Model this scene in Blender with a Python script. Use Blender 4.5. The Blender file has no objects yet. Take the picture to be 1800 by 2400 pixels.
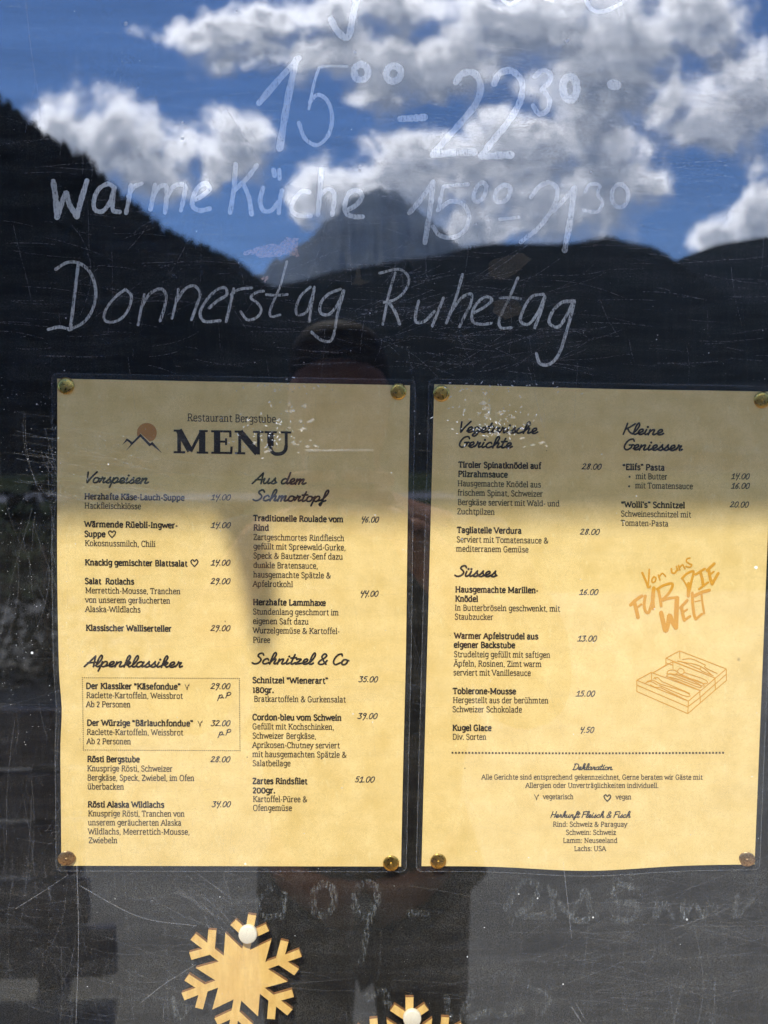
import bpy, math, random
import numpy as np
from mathutils import Vector, Matrix
R = math.radians
rnd = random.Random(7)
SC = bpy.context.scene
COL = SC.collection

# ------------------------------------------------------------------ camera
EYE = 1.50                       # height of the lens above the ground
DIST = 0.4665                    # lens to menu paper
PITCH, YAW, ROLL, FPX = -0.0510, 0.0297, -0.0071, 1803.0
cp, sp, cy, sy, cr, sr = math.cos(PITCH), math.sin(PITCH), math.cos(YAW), math.sin(YAW), math.cos(ROLL), math.sin(ROLL)
FW = np.array([sy*cp, cy*cp, sp]); RT = np.array([cy, -sy, 0.0]); UPV = np.cross(RT, FW)
RT, UPV = cr*RT + sr*UPV, -sr*RT + cr*UPV
CAMPOS = np.array([0.0, -DIST, EYE])
cam = bpy.data.cameras.new('camera')
camo = bpy.data.objects.new('camera', cam); COL.objects.link(camo)
M = Matrix.Identity(4)
for i in range(3):
    M[i][0], M[i][1], M[i][2], M[i][3] = RT[i], UPV[i], -FW[i], CAMPOS[i]
camo.matrix_world = M
cam.sensor_fit = 'VERTICAL'; cam.sensor_height = 36; cam.sensor_width = 27
cam.lens = 36*FPX/2400
cam.clip_start = 0.02; cam.clip_end = 60000
cam.dof.use_dof = True; cam.dof.focus_distance = 0.4665; cam.dof.aperture_fstop = 7.6
SC.camera = camo

# ------------------------------------------------------------------ light
SUN_EL, SUN_AZ, TANP = 57.1, 15.0, 1.60        # the sun stands high, a little to the left, in front of the board
sun = bpy.data.lights.new('sun', 'SUN'); sun.energy = 3.25; sun.angle = R(0.53); sun.color = (1.0, 0.97, 0.85)
suno = bpy.data.objects.new('sun', sun); COL.objects.link(suno)
sd = Vector((-math.sin(R(SUN_AZ))*math.cos(R(SUN_EL)), -math.cos(R(SUN_AZ))*math.cos(R(SUN_EL)), math.sin(R(SUN_EL))))
suno.rotation_euler = sd.to_track_quat('Z', 'Y').to_euler()

SC.view_settings.view_transform = 'Standard'; SC.view_settings.look = 'None'
SC.view_settings.gamma = 1; SC.view_settings.use_curve_mapping = False
SC.view_settings.exposure = 1.40
SC.cycles.transparent_max_bounces = 24
SC.cycles.max_bounces = 6; SC.cycles.glossy_bounces = 4; SC.cycles.diffuse_bounces = 2
SC.cycles.sample_clamp_indirect = 8; SC.cycles.adaptive_threshold = 0.018
SC.cycles.use_denoising = True; SC.cycles.denoiser = 'OPENIMAGEDENOISE'; SC.cycles.denoising_input_passes = 'RGB_ALBEDO_NORMAL'; SC.cycles.denoising_prefilter = 'ACCURATE'

# node helper -------------------------------------------------------------
class NT:
    def __init__(s, tree): s.t = tree
    def n(s, typ, **kw):
        nd = s.t.nodes.new(typ)
        for k, v in kw.items(): setattr(nd, k, v)
        return nd
    def put(s, sock, v):
        if v is None: return
        if hasattr(v, 'is_output') or isinstance(v, bpy.types.NodeSocket): s.t.links.new(v, sock)
        else: sock.default_value = v
    def math(s, op, a, b=None, c=None, clamp=False):
        nd = s.n('ShaderNodeMath', operation=op, use_clamp=clamp)
        s.put(nd.inputs[0], a); s.put(nd.inputs[1], b); s.put(nd.inputs[2], c)
        return nd.outputs[0]
    def vec(s, op, a, b=None, out=0):
        nd = s.n('ShaderNodeVectorMath', operation=op)
        s.put(nd.inputs[0], a)
        if op == 'SCALE': s.put(nd.inputs['Scale'], b)
        else: s.put(nd.inputs[1], b)
        return nd.outputs[out]
    def mixc(s, f, a, b, blend='MIX'):
        nd = s.n('ShaderNodeMix', data_type='RGBA', blend_type=blend)
        s.put(nd.inputs[0], f); s.put(nd.inputs[6], a); s.put(nd.inputs[7], b)
        return nd.outputs[2]
    def ramp(s, f, stops):
        nd = s.n('ShaderNodeValToRGB')
        e = nd.color_ramp.elements
        while len(e) < len(stops): e.new(0.5)
        for q, (p, c) in zip(e, stops):
            q.position = p; q.color = (c, c, c, 1) if not isinstance(c, tuple) else c + (1,)*(4-len(c))
        s.put(nd.inputs[0], f)
        return nd.outputs[0]
    def noise(s, v, scale, detail=4, rough=0.55, dist=0.0):
        nd = s.n('ShaderNodeTexNoise')
        s.put(nd.inputs['Vector'], v)
        nd.inputs['Scale'].default_value = scale; nd.inputs['Detail'].default_value = detail
        nd.inputs['Roughness'].default_value = rough; nd.inputs['Distortion'].default_value = dist
        return nd.outputs[0]
    def mapr(s, v, a, b, c, d):
        nd = s.n('ShaderNodeMapRange', interpolation_type='SMOOTHSTEP')
        s.put(nd.inputs[0], v); s.put(nd.inputs[1], a); s.put(nd.inputs[2], b); s.put(nd.inputs[3], c); s.put(nd.inputs[4], d)
        return nd.outputs[0]
    def coords(s, scale=(1, 1, 1), which='Object'):
        tc = s.n('ShaderNodeTexCoord'); mp = s.n('ShaderNodeMapping')
        mp.inputs['Scale'].default_value = scale
        s.t.links.new(tc.outputs[which], mp.inputs[0])
        return mp.outputs[0]

# ------------------------------------------------------------------ sky with clouds
world = bpy.data.worlds.new('World'); SC.world = world; world.use_nodes = True
wt = NT(world.node_tree); world.node_tree.nodes.clear()
world.cycles.sampling_method = 'MANUAL'; world.cycles.sample_map_resolution = 256
sky = wt.n('ShaderNodeTexSky', sky_type='NISHITA', sun_disc=False)
sky.sun_elevation = R(SUN_EL); sky.sun_rotation = R(180+SUN_AZ)
sky.altitude = 1600; sky.air_density = 1.0; sky.dust_density = 0.2; sky.ozone_density = 3.0
WSTR = 0.15
# clouds live in direction space: (x/|y|, z/|y|)
def noise2(t, v, scale, detail, rough, col=False):
    nd = t.n('ShaderNodeTexNoise', noise_dimensions='2D'); t.put(nd.inputs['Vector'], v)
    nd.inputs['Scale'].default_value = scale; nd.inputs['Detail'].default_value = detail; nd.inputs['Roughness'].default_value = rough
    return nd.outputs['Color' if col else 0]
def cloud_group(blobs):
    g = bpy.data.node_groups.new('cloud_density', 'ShaderNodeTree')
    g.interface.new_socket('P', in_out='INPUT', socket_type='NodeSocketVector')
    g.interface.new_socket('D', in_out='OUTPUT', socket_type='NodeSocketFloat')
    t = NT(g); gi = t.n('NodeGroupInput'); go = t.n('NodeGroupOutput')
    p = gi.outputs[0]
    w1 = t.vec('SCALE', t.vec('SUBTRACT', noise2(t, p, 7, 2, 0.5, True), (0.5, 0.5, 0.5)), 0.075)
    w2 = t.vec('SCALE', t.vec('SUBTRACT', noise2(t, p, 34, 2, 0.6, True), (0.5, 0.5, 0.5)), 0.022)
    q = t.vec('ADD', t.vec('ADD', p, w1), w2)
    best = None
    for cx, cz, rx, rz in blobs:
        d = t.vec('LENGTH', t.vec('MULTIPLY', t.vec('SUBTRACT', q, (cx, cz, 0)), (1/rx, 1/rz, 0)), None, 1)
        v = t.math('SUBTRACT', 1.0, d)
        best = v if best is None else t.math('SMOOTH_MAX', best, v, 0.2)
    nz = noise2(t, t.vec('ADD', p, w2), 15, 7, 0.66)
    d = t.math('ADD', t.math('MINIMUM', best, 0.62), t.math('MULTIPLY', t.math('SUBTRACT', nz, 0.5), 1.9))
    t.t.links.new(d, go.inputs[0])
    return g
def skydir(px, py):
    d = FW + RT*((px-900)/FPX) + UPV*((1200-py)/FPX)
    return d[0]/d[1], d[2]/d[1]
BLOBPX = [  # centre and radii in photo pixels of each reflected cloud
    (170, 330, 100, 105), (290, 360, 150, 90), (350, 420, 90, 60), (560, 360, 95, 75), (480, 400, 60, 50),
    (760, 130, 260, 60), (560, 60, 180, 50), (980, 150, 260, 75), (1180, 60, 190, 85), (640, 20, 120, 45), (400, 60, 60, 40), (860, 190, 60, 40),
    (1420, 160, 200, 210), (1420, 330, 130, 150), (1280, 40, 150, 80), (1640, 60, 140, 90), (1740, 220, 120, 160), (1560, 250, 60, 60),
    (1180, 330, 130, 85), (1060, 400, 190, 100), (930, 440, 180, 90), (1250, 450, 230, 85), (760, 440, 60, 55), (1120, 520, 170, 50), (1420, 420, 120, 70),
    (900, 20, 200, 60), (1090, 100, 120, 70), (470, 70, 130, 45), (1330, 480, 150, 80), (1000, 330, 120, 60), (1480, 120, 120, 130), (1640, 330, 100, 50), (1500, 420, 60, 40),
    (1790, 500, 100, 80), (1680, 545, 60, 50), (1250, 350, 120, 80), (700, 470, 40, 40),
]
blobs = []
for bx, by, brx, bry in BLOBPX:
    u, v = skydir(bx, by)
    blobs.append((u, v, brx/FPX, bry/FPX))
cg = cloud_group(blobs)
tc = wt.n('ShaderNodeTexCoord'); sx = wt.n('ShaderNodeSeparateXYZ')
wt.t.links.new(tc.outputs['Generated'], sx.inputs[0])
ay = wt.math('MAXIMUM', wt.math('ABSOLUTE', sx.outputs[1]), 0.08)
cb = wt.n('ShaderNodeCombineXYZ')
wt.put(cb.inputs[0], wt.math('DIVIDE', sx.outputs[0], ay)); wt.put(cb.inputs[1], wt.math('DIVIDE', sx.outputs[2], ay))
def dens(v):
    gn = wt.n('ShaderNodeGroup'); gn.node_tree = cg; wt.put(gn.inputs[0], v); return gn.outputs[0]
d0 = dens(cb.outputs[0]); d1 = dens(wt.vec('ADD', cb.outputs[0], (-0.008, 0.024, 0)))
mask = wt.mapr(d0, -0.32, 0.56, 0.0, 0.97)
lit = wt.math('MULTIPLY_ADD', wt.math('SUBTRACT', d0, d1), 1.5, 0.40, clamp=True)        # sunward flanks
body_ = wt.mapr(d0, 0.10, 0.80, 1.0, 0.20)                                                  # thick cores shade themselves
lum = wt.math('MULTIPLY', wt.math('MULTIPLY_ADD', lit, 0.95, 0.12), body_)
ccol = wt.mixc(lum, (1.5, 2.0, 3.1, 1), (19.5, 19.8, 21.0, 1))
hz = wt.mapr(sx.outputs[2], 0.0, 0.10, 0.0, 1.0)
skyc = wt.mixc(1.0, sky.outputs[0], (0.51, 0.74, 1.03, 1), 'MULTIPLY')
fin = wt.mixc(wt.math('MULTIPLY', mask, hz), skyc, ccol)
bg = wt.n('ShaderNodeBackground'); wt.put(bg.inputs[0], fin); bg.inputs[1].default_value = WSTR
wo = wt.n('ShaderNodeOutputWorld'); wt.t.links.new(bg.outputs[0], wo.inputs[0])

# ------------------------------------------------------------------ pixel <-> place
def ray(px, py):
    return FW + RT*((px-900)/FPX) + UPV*((1200-py)/FPX)
def P(px, py, y=0.0):                 # point where the ray through a photo pixel meets the plane y
    d = ray(px, py); t = (y - CAMPOS[1])/d[1]
    return CAMPOS + d*t
PANE_Y = -0.040
def mirror_at(px, py, depth):          # the place seen by reflection in the pane, `depth` metres from the mirrored lens
    d = ray(px, py)
    x, z = d[0]/d[1]*depth, EYE + d[2]/d[1]*depth
    return np.array([x, 2*PANE_Y - (CAMPOS[1] + depth), z])
K = 1800/1659.0

# ------------------------------------------------------------------ objects
def mesh_obj(name, verts, faces, mat=None, parent=None, smooth=False):
    me = bpy.data.meshes.new(name)
    me.from_pydata([tuple(map(float, v)) for v in verts], [], faces); me.update()
    o = bpy.data.objects.new(name, me); COL.objects.link(o)
    if mat is not None: me.materials.append(mat)
    if parent is not None: o.parent = parent
    if smooth: me.polygons.foreach_set('use_smooth', [True]*len(me.polygons))
    return o
def empty(name, loc=(0, 0, 0)):
    o = bpy.data.objects.new(name, None); COL.objects.link(o); o.location = loc; o.empty_display_size = 0.02
    return o
def tag(o, label=None, cat=None, group=None, kind=None):
    if label: o['label'] = label
    if cat: o['category'] = cat
    if group: o['group'] = group
    if kind: o['kind'] = kind
    return o
def box(v, f, x0, x1, y0, y1, z0, z1):
    b = len(v)
    v += [(x0,y0,z0),(x1,y0,z0),(x1,y1,z0),(x0,y1,z0),(x0,y0,z1),(x1,y0,z1),(x1,y1,z1),(x0,y1,z1)]
    f += [(b,b+3,b+2,b+1),(b+4,b+5,b+6,b+7),(b,b+1,b+5,b+4),(b+1,b+2,b+6,b+5),(b+2,b+3,b+7,b+6),(b+3,b,b+4,b+7)]
def box_obj(name, dims, mat, parent=None, bevel=0.0):
    v, f = [], []; box(v, f, *dims)
    o = mesh_obj(name, v, f, mat, parent)
    if bevel:
        m = o.modifiers.new('b', 'BEVEL'); m.width = bevel; m.segments = 2
    return o

# ------------------------------------------------------------------ materials
def mat(name):
    m = bpy.data.materials.new(name); m.use_nodes = True
    m.node_tree.nodes.clear()
    return m, NT(m.node_tree)
def out(t, sh):
    o = t.n('ShaderNodeOutputMaterial'); t.t.links.new(sh, o.inputs[0])
def principled(t, col, rough=0.6, metal=0.0, spec=0.5, bump=None):
    b = t.n('ShaderNodeBsdfPrincipled')
    t.put(b.inputs['Base Color'], col); t.put(b.inputs['Roughness'], rough); t.put(b.inputs['Metallic'], metal)
    b.inputs['Specular IOR Level'].default_value = spec
    if bump is not None: t.t.links.new(bump, b.inputs['Normal'])
    return b.outputs[0]
def bump(t, h, strength=0.3, dist=0.001):
    b = t.n('ShaderNodeBump'); b.inputs['Strength'].default_value = strength; b.inputs['Distance'].default_value = dist
    t.put(b.inputs['Height'], h); return b.outputs[0]
def simple(name, col, rough=0.6, metal=0.0, spec=0.4, var=0.25, scale=40, bmp=0.0):
    m, t = mat(name)
    n = t.noise(t.coords(), scale, 5)
    c = t.mixc(n, tuple(x*(1-var) for x in col)+(1,), tuple(min(1, x*(1+var)) for x in col)+(1,))
    out(t, principled(t, c, rough, metal, spec, bump(t, n, bmp, 0.002) if bmp else None))
    return m

MAT = {}
# menu paper: warm cream, mottled fibres, a few brown specks
m, t = mat('cream_paper'); MAT['paper'] = m
co = t.coords()
n1 = t.noise(co, 900, 4, 0.7); n2 = t.noise(co, 60, 5, 0.6); n3 = t.noise(t.coords((1, 1, 0.35)), 420, 3, 0.6)
base = t.mixc(t.ramp(n2, [(0.3, 0.0), (0.7, 1.0)]), (0.83, 0.595, 0.215, 1), (0.98, 0.740, 0.32, 1))
base = t.mixc(t.ramp(n1, [(0.28, 0.55), (0.52, 0.0)]), base, (0.70, 0.49, 0.165, 1))
base = t.mixc(t.ramp(n3, [(0.62, 0.0), (0.75, 0.5)]), base, (0.96, 0.80, 0.40, 1))
vo = t.n('ShaderNodeTexVoronoi'); t.put(vo.inputs['Vector'], co); vo.inputs['Scale'].default_value = 42
spk = t.math('LESS_THAN', vo.outputs['Distance'], t.math('MULTIPLY', t.noise(co, 15, 2), 0.045))
base = t.mixc(t.math('MULTIPLY', spk, 0.7), base, (0.20, 0.13, 0.05, 1))
out(t, principled(t, base, 0.38, 0, 0.35, bump(t, n2, 0.05, 0.002)))

def ink(name, col, wear=0.25):
    m, t = mat(name)
    n = t.noise(t.coords(), 1500, 3, 0.7)
    c = t.mixc(t.ramp(n, [(0.45, 0.0), (0.75, wear)]), col+(1,), tuple(min(1, 0.35*x+0.16) for x in col)+(1,))
    out(t, principled(t, c, 0.5, 0, 0.3)); return m
MAT['ink'] = ink('dark_print', (0.022, 0.016, 0.013))
MAT['inkbody'] = ink('brown_print', (0.050, 0.036, 0.022))
MAT['inkblue'] = ink('slate_print', (0.028, 0.028, 0.038))
MAT['inkorange'] = ink('ochre_print', (0.72, 0.34, 0.03), 0.05)
MAT['sun'] = ink('orange_print', (0.55, 0.25, 0.06), 0.5)

# chalkboard: near black, dusty with wiped chalk
m, t = mat('black_board'); MAT['board'] = m
co = t.coords()
n1 = t.noise(t.coords((1, 1, 6)), 14, 6, 0.65); n2 = t.noise(co, 1300, 4, 0.7); n3 = t.noise(t.coords((9, 1, 1)), 40, 4, 0.6)
dust = t.math('MULTIPLY', t.ramp(n1, [(0.42, 0.0), (0.8, 1.0)]), t.ramp(n2, [(0.42, 0.0), (0.60, 1.0)]))
dust = t.math('MULTIPLY_ADD', t.ramp(n3, [(0.5, 0), (0.8, 1)]), 0.10, t.math('MULTIPLY', dust, 0.60))
sz = t.n('ShaderNodeSeparateXYZ'); t.put(sz.inputs[0], t.coords())
wiped = t.math('MULTIPLY', t.mapr(sz.outputs[2], EYE-0.215, EYE-0.26, 0.0, 1.0), t.mapr(t.noise(t.coords((1, 1, 2.2)), 11, 5, 0.6), 0.33, 0.62, 0.15, 1.0))  # chalk dust below the menus, plus painted-in brightness of a brownish reflection
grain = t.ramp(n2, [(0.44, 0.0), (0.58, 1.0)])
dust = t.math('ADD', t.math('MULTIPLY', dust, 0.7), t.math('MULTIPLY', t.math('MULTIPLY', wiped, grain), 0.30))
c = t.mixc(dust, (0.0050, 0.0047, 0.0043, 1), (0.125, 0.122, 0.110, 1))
c = t.mixc(t.math('MULTIPLY', t.math('GREATER_THAN', n2, 0.70), 0.55), c, (0.30, 0.30, 0.28, 1))
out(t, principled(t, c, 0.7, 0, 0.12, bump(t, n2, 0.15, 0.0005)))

def chalk(name, col, lo, hi, amax):
    m, t = mat(name)
    co = t.coords()
    n = t.math('ADD', t.math('MULTIPLY', t.noise(t.coords((1.6, 1, 0.22)), 950, 3, 0.65), 0.6), t.math('MULTIPLY', t.noise(co, 900, 3, 0.7), 0.4))
    big = t.noise(co, 30, 3)
    a = t.math('MULTIPLY', t.ramp(n, [(lo, 0.0), (hi, 1.0)]), t.math('MULTIPLY', t.ramp(big, [(0.25, 0.55), (0.6, 1.0)]), amax))
    d = t.n('ShaderNodeBsdfDiffuse'); d.inputs[0].default_value = col+(1,); tr = t.n('ShaderNodeBsdfTransparent')
    mx = t.n('ShaderNodeMixShader'); t.put(mx.inputs[0], a); t.t.links.new(tr.outputs[0], mx.inputs[1]); t.t.links.new(d.outputs[0], mx.inputs[2])
    out(t, mx.outputs[0]); return m
MAT['chalk'] = chalk('white_chalk', (0.86, 0.85, 0.76), 0.30, 0.50, 1.0)
MAT['chalkthin'] = chalk('thin_chalk', (0.76, 0.75, 0.66), 0.34, 0.54, 0.95)
MAT['chalkfaint'] = chalk('faint_chalk', (0.80, 0.80, 0.74), 0.33, 0.55, 0.90)
MAT['ghost'] = chalk('wiped_chalk', (0.55, 0.58, 0.58), 0.48, 0.66, 0.34)

# clear acrylic pane, dusty
m, t = mat('clear_acrylic'); MAT['pane'] = m
co = t.coords()
streak = t.noise(t.coords((1, 1, 14)), 9, 7, 0.72); fine = t.noise(co, 1100, 3, 0.7); streak2 = t.noise(t.coords((22, 1, 1)), 6, 5, 0.7)
wav = t.noise(co, 6, 2)
bp = bump(t, wav, 0.06, 0.004)
R1 = 0.105
tr = t.n('ShaderNodeBsdfTransparent'); tr.inputs[0].default_value = (0.985, 0.985, 0.98, 1)
gl = t.n('ShaderNodeBsdfAnisotropic'); gl.inputs['Color'].default_value = (1, 1, 1, 1)
gl.inputs['Roughness'].default_value = 0.0; t.t.links.new(bp, gl.inputs['Normal'])
mx = t.n('ShaderNodeMixShader')
t.put(mx.inputs[0], t.math('MULTIPLY', R1, t.mapr(streak, 0.25, 0.75, 0.86, 1.14)))
t.t.links.new(tr.outputs[0], mx.inputs[1]); t.t.links.new(gl.outputs[0], mx.inputs[2])
df = t.n('ShaderNodeBsdfDiffuse'); df.inputs[0].default_value = (0.72, 0.74, 0.78, 1)
dm = t.math('MULTIPLY', t.ramp(streak, [(0.55, 0.0), (0.8, 1.0)]), t.ramp(fine, [(0.35, 0.15), (0.7, 1.0)]))
dm = t.math('MULTIPLY_ADD', dm, 0.030, t.math('MULTIPLY', t.ramp(streak2, [(0.5, 0), (0.85, 1)]), 0.006))
m2 = t.n('ShaderNodeMixShader'); t.put(m2.inputs[0], t.math('ADD', dm, 0.0008))
t.t.links.new(mx.outputs[0], m2.inputs[1]); t.t.links.new(df.outputs[0], m2.inputs[2])
out(t, m2.outputs[0])

def veil(name, col, a, rough=None):
    m, t = mat(name)
    d = t.n('ShaderNodeBsdfDiffuse'); d.inputs[0].default_value = col+(1,); tr = t.n('ShaderNodeBsdfTransparent')
    n = t.ramp(t.noise(t.coords(), 700, 3, 0.7), [(0.35, 0.25), (0.62, 1.0)])
    mx = t.n('ShaderNodeMixShader'); t.put(mx.inputs[0], t.math('MULTIPLY', n, a))
    t.t.links.new(tr.outputs[0], mx.inputs[1]); t.t.links.new(d.outputs[0], mx.inputs[2])
    out(t, mx.outputs[0]); return m
MAT['scratch'] = veil('scratched_acrylic', (0.85, 0.85, 0.86), 0.20)
MAT['scratchfaint'] = veil('faint_scratches', (0.85, 0.85, 0.86), 0.13)
MAT['scuff'] = veil('scuffed_acrylic', (0.88, 0.89, 0.92), 0.40)
MAT['dust'] = veil('dust', (0.95, 0.95, 0.92), 0.8)
MAT['smear'] = veil('dried_smear', (0.80, 0.76, 0.68), 0.28)
MAT['film'] = veil('laminate_film', (0.70, 0.72, 0.75), 0.035)
MAT['filmedge'] = veil('laminate_edge', (0.90, 0.92, 0.95), 0.20)

m, t = mat('brass'); MAT['brass'] = m
n = t.noise(t.coords((60, 4, 60)), 8, 4)
out(t, principled(t, t.mixc(n, (0.42, 0.25, 0.045, 1), (0.78, 0.56, 0.16, 1)), t.mapr(n, 0.3, 0.7, 0.22, 0.38), 1.0))
m, t = mat('tarnished_brass'); MAT['oldbrass'] = m
n = t.noise(t.coords(), 900, 5, 0.7)
out(t, principled(t, t.mixc(t.ramp(n, [(0.4, 0), (0.65, 1)]), (0.30, 0.19, 0.11, 1), (0.72, 0.55, 0.30, 1)), t.mapr(n, 0.3, 0.7, 0.5, 0.25), 0.9))
m, t = mat('plywood'); MAT['ply'] = m
co = t.coords((1, 1, 0.25))
n = t.noise(co, 260, 5, 0.65); n2 = t.noise(t.coords(), 45, 3)
c = t.mixc(t.ramp(n, [(0.3, 0), (0.7, 1)]), (0.74, 0.44, 0.125, 1), (0.92, 0.62, 0.205, 1))
c = t.mixc(t.ramp(n2, [(0.55, 0), (0.8, 0.45)]), c, (0.66, 0.36, 0.08, 1))
out(t, principled(t, c, 0.65, 0, 0.25, bump(t, n, 0.12, 0.0004)))
MAT['burnt'] = simple('burnt_edge', (0.21, 0.095, 0.03), 0.8, var=0.4, scale=500)
m, t = mat('pale_wood'); MAT['palewood'] = m
n = t.noise(t.coords((8, 1, 1)), 160, 5, 0.6)
out(t, principled(t, t.mixc(n, (0.80, 0.70, 0.50, 1), (0.92, 0.86, 0.70, 1)), 0.5, 0, 0.35))
MAT['peel'] = veil('bare_primer', (0.62, 0.36, 0.26), 0.85)
MAT['peeldark'] = veil('brown_residue', (0.17, 0.13, 0.08), 0.6)
MAT['wood'] = simple('dark_timber', (0.30, 0.17, 0.085), 0.7, scale=12, bmp=0.3)
MAT['greywood'] = simple('standin_timber', (0.060, 0.064, 0.090), 0.8, spec=0.1, scale=14, bmp=0.3)
MAT['plaster'] = simple('plaster', (0.62, 0.60, 0.55), 0.9, var=0.08, scale=30, bmp=0.3)
MAT['asphalt'] = simple('asphalt', (0.120, 0.116, 0.110), 0.95, var=0.18, scale=3, bmp=0.2, spec=0.1)
m, t = mat('bounce_paving'); MAT['bouncepaving'] = m  # paving colour of the added strip, kept warm for its bounced light
br = t.n('ShaderNodeTexBrick'); t.put(br.inputs['Vector'], t.coords()); br.inputs['Scale'].default_value = 2.2
br.inputs['Color1'].default_value = (0.60, 0.37, 0.17, 1); br.inputs['Color2'].default_value = (0.52, 0.31, 0.14, 1); br.inputs['Mortar'].default_value = (0.20, 0.17, 0.13, 1)
out(t, principled(t, br.outputs[0], 0.9, 0, 0.2))
MAT['meadow'] = simple('meadow', (0.016, 0.024, 0.007), 0.95, var=0.5, scale=0.05, spec=0.03)
MAT['lane'] = simple('pale_road', (0.11, 0.11, 0.125), 0.95, var=0.2, scale=0.4, spec=0.1)
MAT['needles'] = simple('conifer_needles', (0.0045, 0.0065, 0.0040), 1.0, var=0.6, scale=0.03, spec=0.0)
MAT['slope'] = simple('wooded_slope', (0.0045, 0.0060, 0.0040), 1.0, var=0.6, scale=0.01, spec=0.0)
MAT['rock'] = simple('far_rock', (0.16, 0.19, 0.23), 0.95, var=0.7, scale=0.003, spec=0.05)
MAT['leaf'] = simple('hedge_leaf', (0.0030, 0.0050, 0.0022), 0.9, var=0.5, scale=3, spec=0.0)
MAT['skin'] = simple('skin', (0.26, 0.13, 0.085), 0.7, var=0.08, scale=20, spec=0.15)
MAT['coat'] = simple('black_jacket', (0.012, 0.012, 0.014), 0.8, var=0.3, scale=15)
MAT['trousers'] = simple('dark_trousers', (0.014, 0.015, 0.02), 0.85, var=0.3, scale=15)
MAT['hair'] = simple('brown_hair', (0.02, 0.013, 0.009), 0.7, var=0.4, scale=60, spec=0.1)
MAT['eye'] = simple('dark_eye', (0.03, 0.02, 0.015), 0.6, var=0.2, spec=0.1)
MAT['phone'] = simple('phone_glass', (0.02, 0.022, 0.028), 0.15, var=0.05, scale=5, spec=0.6)
MAT['steel'] = simple('steel_rim', (0.55, 0.56, 0.58), 0.25, metal=1.0, var=0.05, scale=5)

# ------------------------------------------------------------------ pen strokes -> flat lettering
def crom(pts, sub=6):
    pts = [np.array(p, float) for p in pts]
    if len(pts) < 3: return pts
    Q = [2*pts[0]-pts[1]] + pts + [2*pts[-1]-pts[-2]]
    o = []
    for i in range(1, len(Q)-2):
        p0, p1, p2, p3 = Q[i-1:i+3]
        t0 = 0; t1 = t0+max(1e-6, np.linalg.norm(p1-p0))**.5; t2 = t1+max(1e-6, np.linalg.norm(p2-p1))**.5; t3 = t2+max(1e-6, np.linalg.norm(p3-p2))**.5
        for k in range(sub):
            t = t1+(t2-t1)*k/sub
            A1 = (t1-t)/(t1-t0)*p0+(t-t0)/(t1-t0)*p1; A2 = (t2-t)/(t2-t1)*p1+(t-t1)/(t2-t1)*p2; A3 = (t3-t)/(t3-t2)*p2+(t-t2)/(t3-t2)*p3
            B1 = (t2-t)/(t2-t0)*A1+(t-t0)/(t2-t0)*A2; B2 = (t3-t)/(t3-t1)*A2+(t-t1)/(t3-t1)*A3
            o.append((t2-t)/(t2-t1)*B1+(t-t1)/(t2-t1)*B2)
    o.append(pts[-1])
    return o
class Pen:
    """collects strokes in photo pixels; place() maps (px, py, lift) to 3D"""
    def __init__(s, place): s.v, s.f, s.place, s.k = [], [], place, 0
    def stroke(s, pts, w, cap=True, taper=None, rough=0.0):
        pts = [np.array(p, float) for p in pts]
        q = [pts[0]]
        for p in pts[1:]:
            if np.linalg.norm(p-q[-1]) > 1e-3: q.append(p)
        if len(q) < 2: q = [q[0]-[0.3*w, 0], q[0]+[0.3*w, 0]]
        n = len(q); s.k += 1
        jit = (s.k % 17)*2.2e-6
        tans = []
        for i in range(n):
            a = q[max(0, i-1)]; b = q[min(n-1, i+1)]
            d = b-a; tans.append(d/max(1e-9, np.linalg.norm(d)))
        rows = []
        hw = w/2
        def row(c, tn, h, ht=1.0):
            nn = np.array([-tn[1], tn[0]])
            return (c+nn*h, c, c-nn*h)
        if cap:
            rows.append((row(q[0]-tans[0]*hw*0.95, tans[0], hw*0.30)))
            rows.append((row(q[0]-tans[0]*hw*0.6, tans[0], hw*0.78)))
        for i in range(n):
            h = hw
            if taper: h = hw*(taper[0]+(taper[1]-taper[0])*i/(n-1))
            if rough: h *= 1+rough*(rnd.random()-.5)
            rows.append(row(q[i], tans[i], h))
        if cap:
            h = hw*(taper[1] if taper else 1)
            rows.append(row(q[-1]+tans[-1]*h*0.6, tans[-1], h*0.78))
            rows.append(row(q[-1]+tans[-1]*h*0.95, tans[-1], h*0.30))
        b = len(s.v)
        for l, c, r in rows:
            s.v += [s.place(l[0], l[1], jit), s.place(c[0], c[1], jit+2.5e-5), s.place(r[0], r[1], jit)]
        for i in range(len(rows)-1):
            a = b+3*i
            s.f += [(a, a+3, a+4, a+1), (a+1, a+4, a+5, a+2)]
    def poly(s, pts):
        b = len(s.v); s.k += 1
        s.v += [s.place(x, y, (s.k % 17)*2.2e-6) for x, y in pts]; s.f.append(tuple(range(b, b+len(pts))))
    def dot(s, x, y, r, n=10):
        s.poly([(x+r*math.cos(6.2832*i/n), y+r*math.sin(6.2832*i/n)) for i in range(n)])
    def build(s, name, m, parent=None): return mesh_obj(name, s.v, s.f, m, parent)

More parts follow.
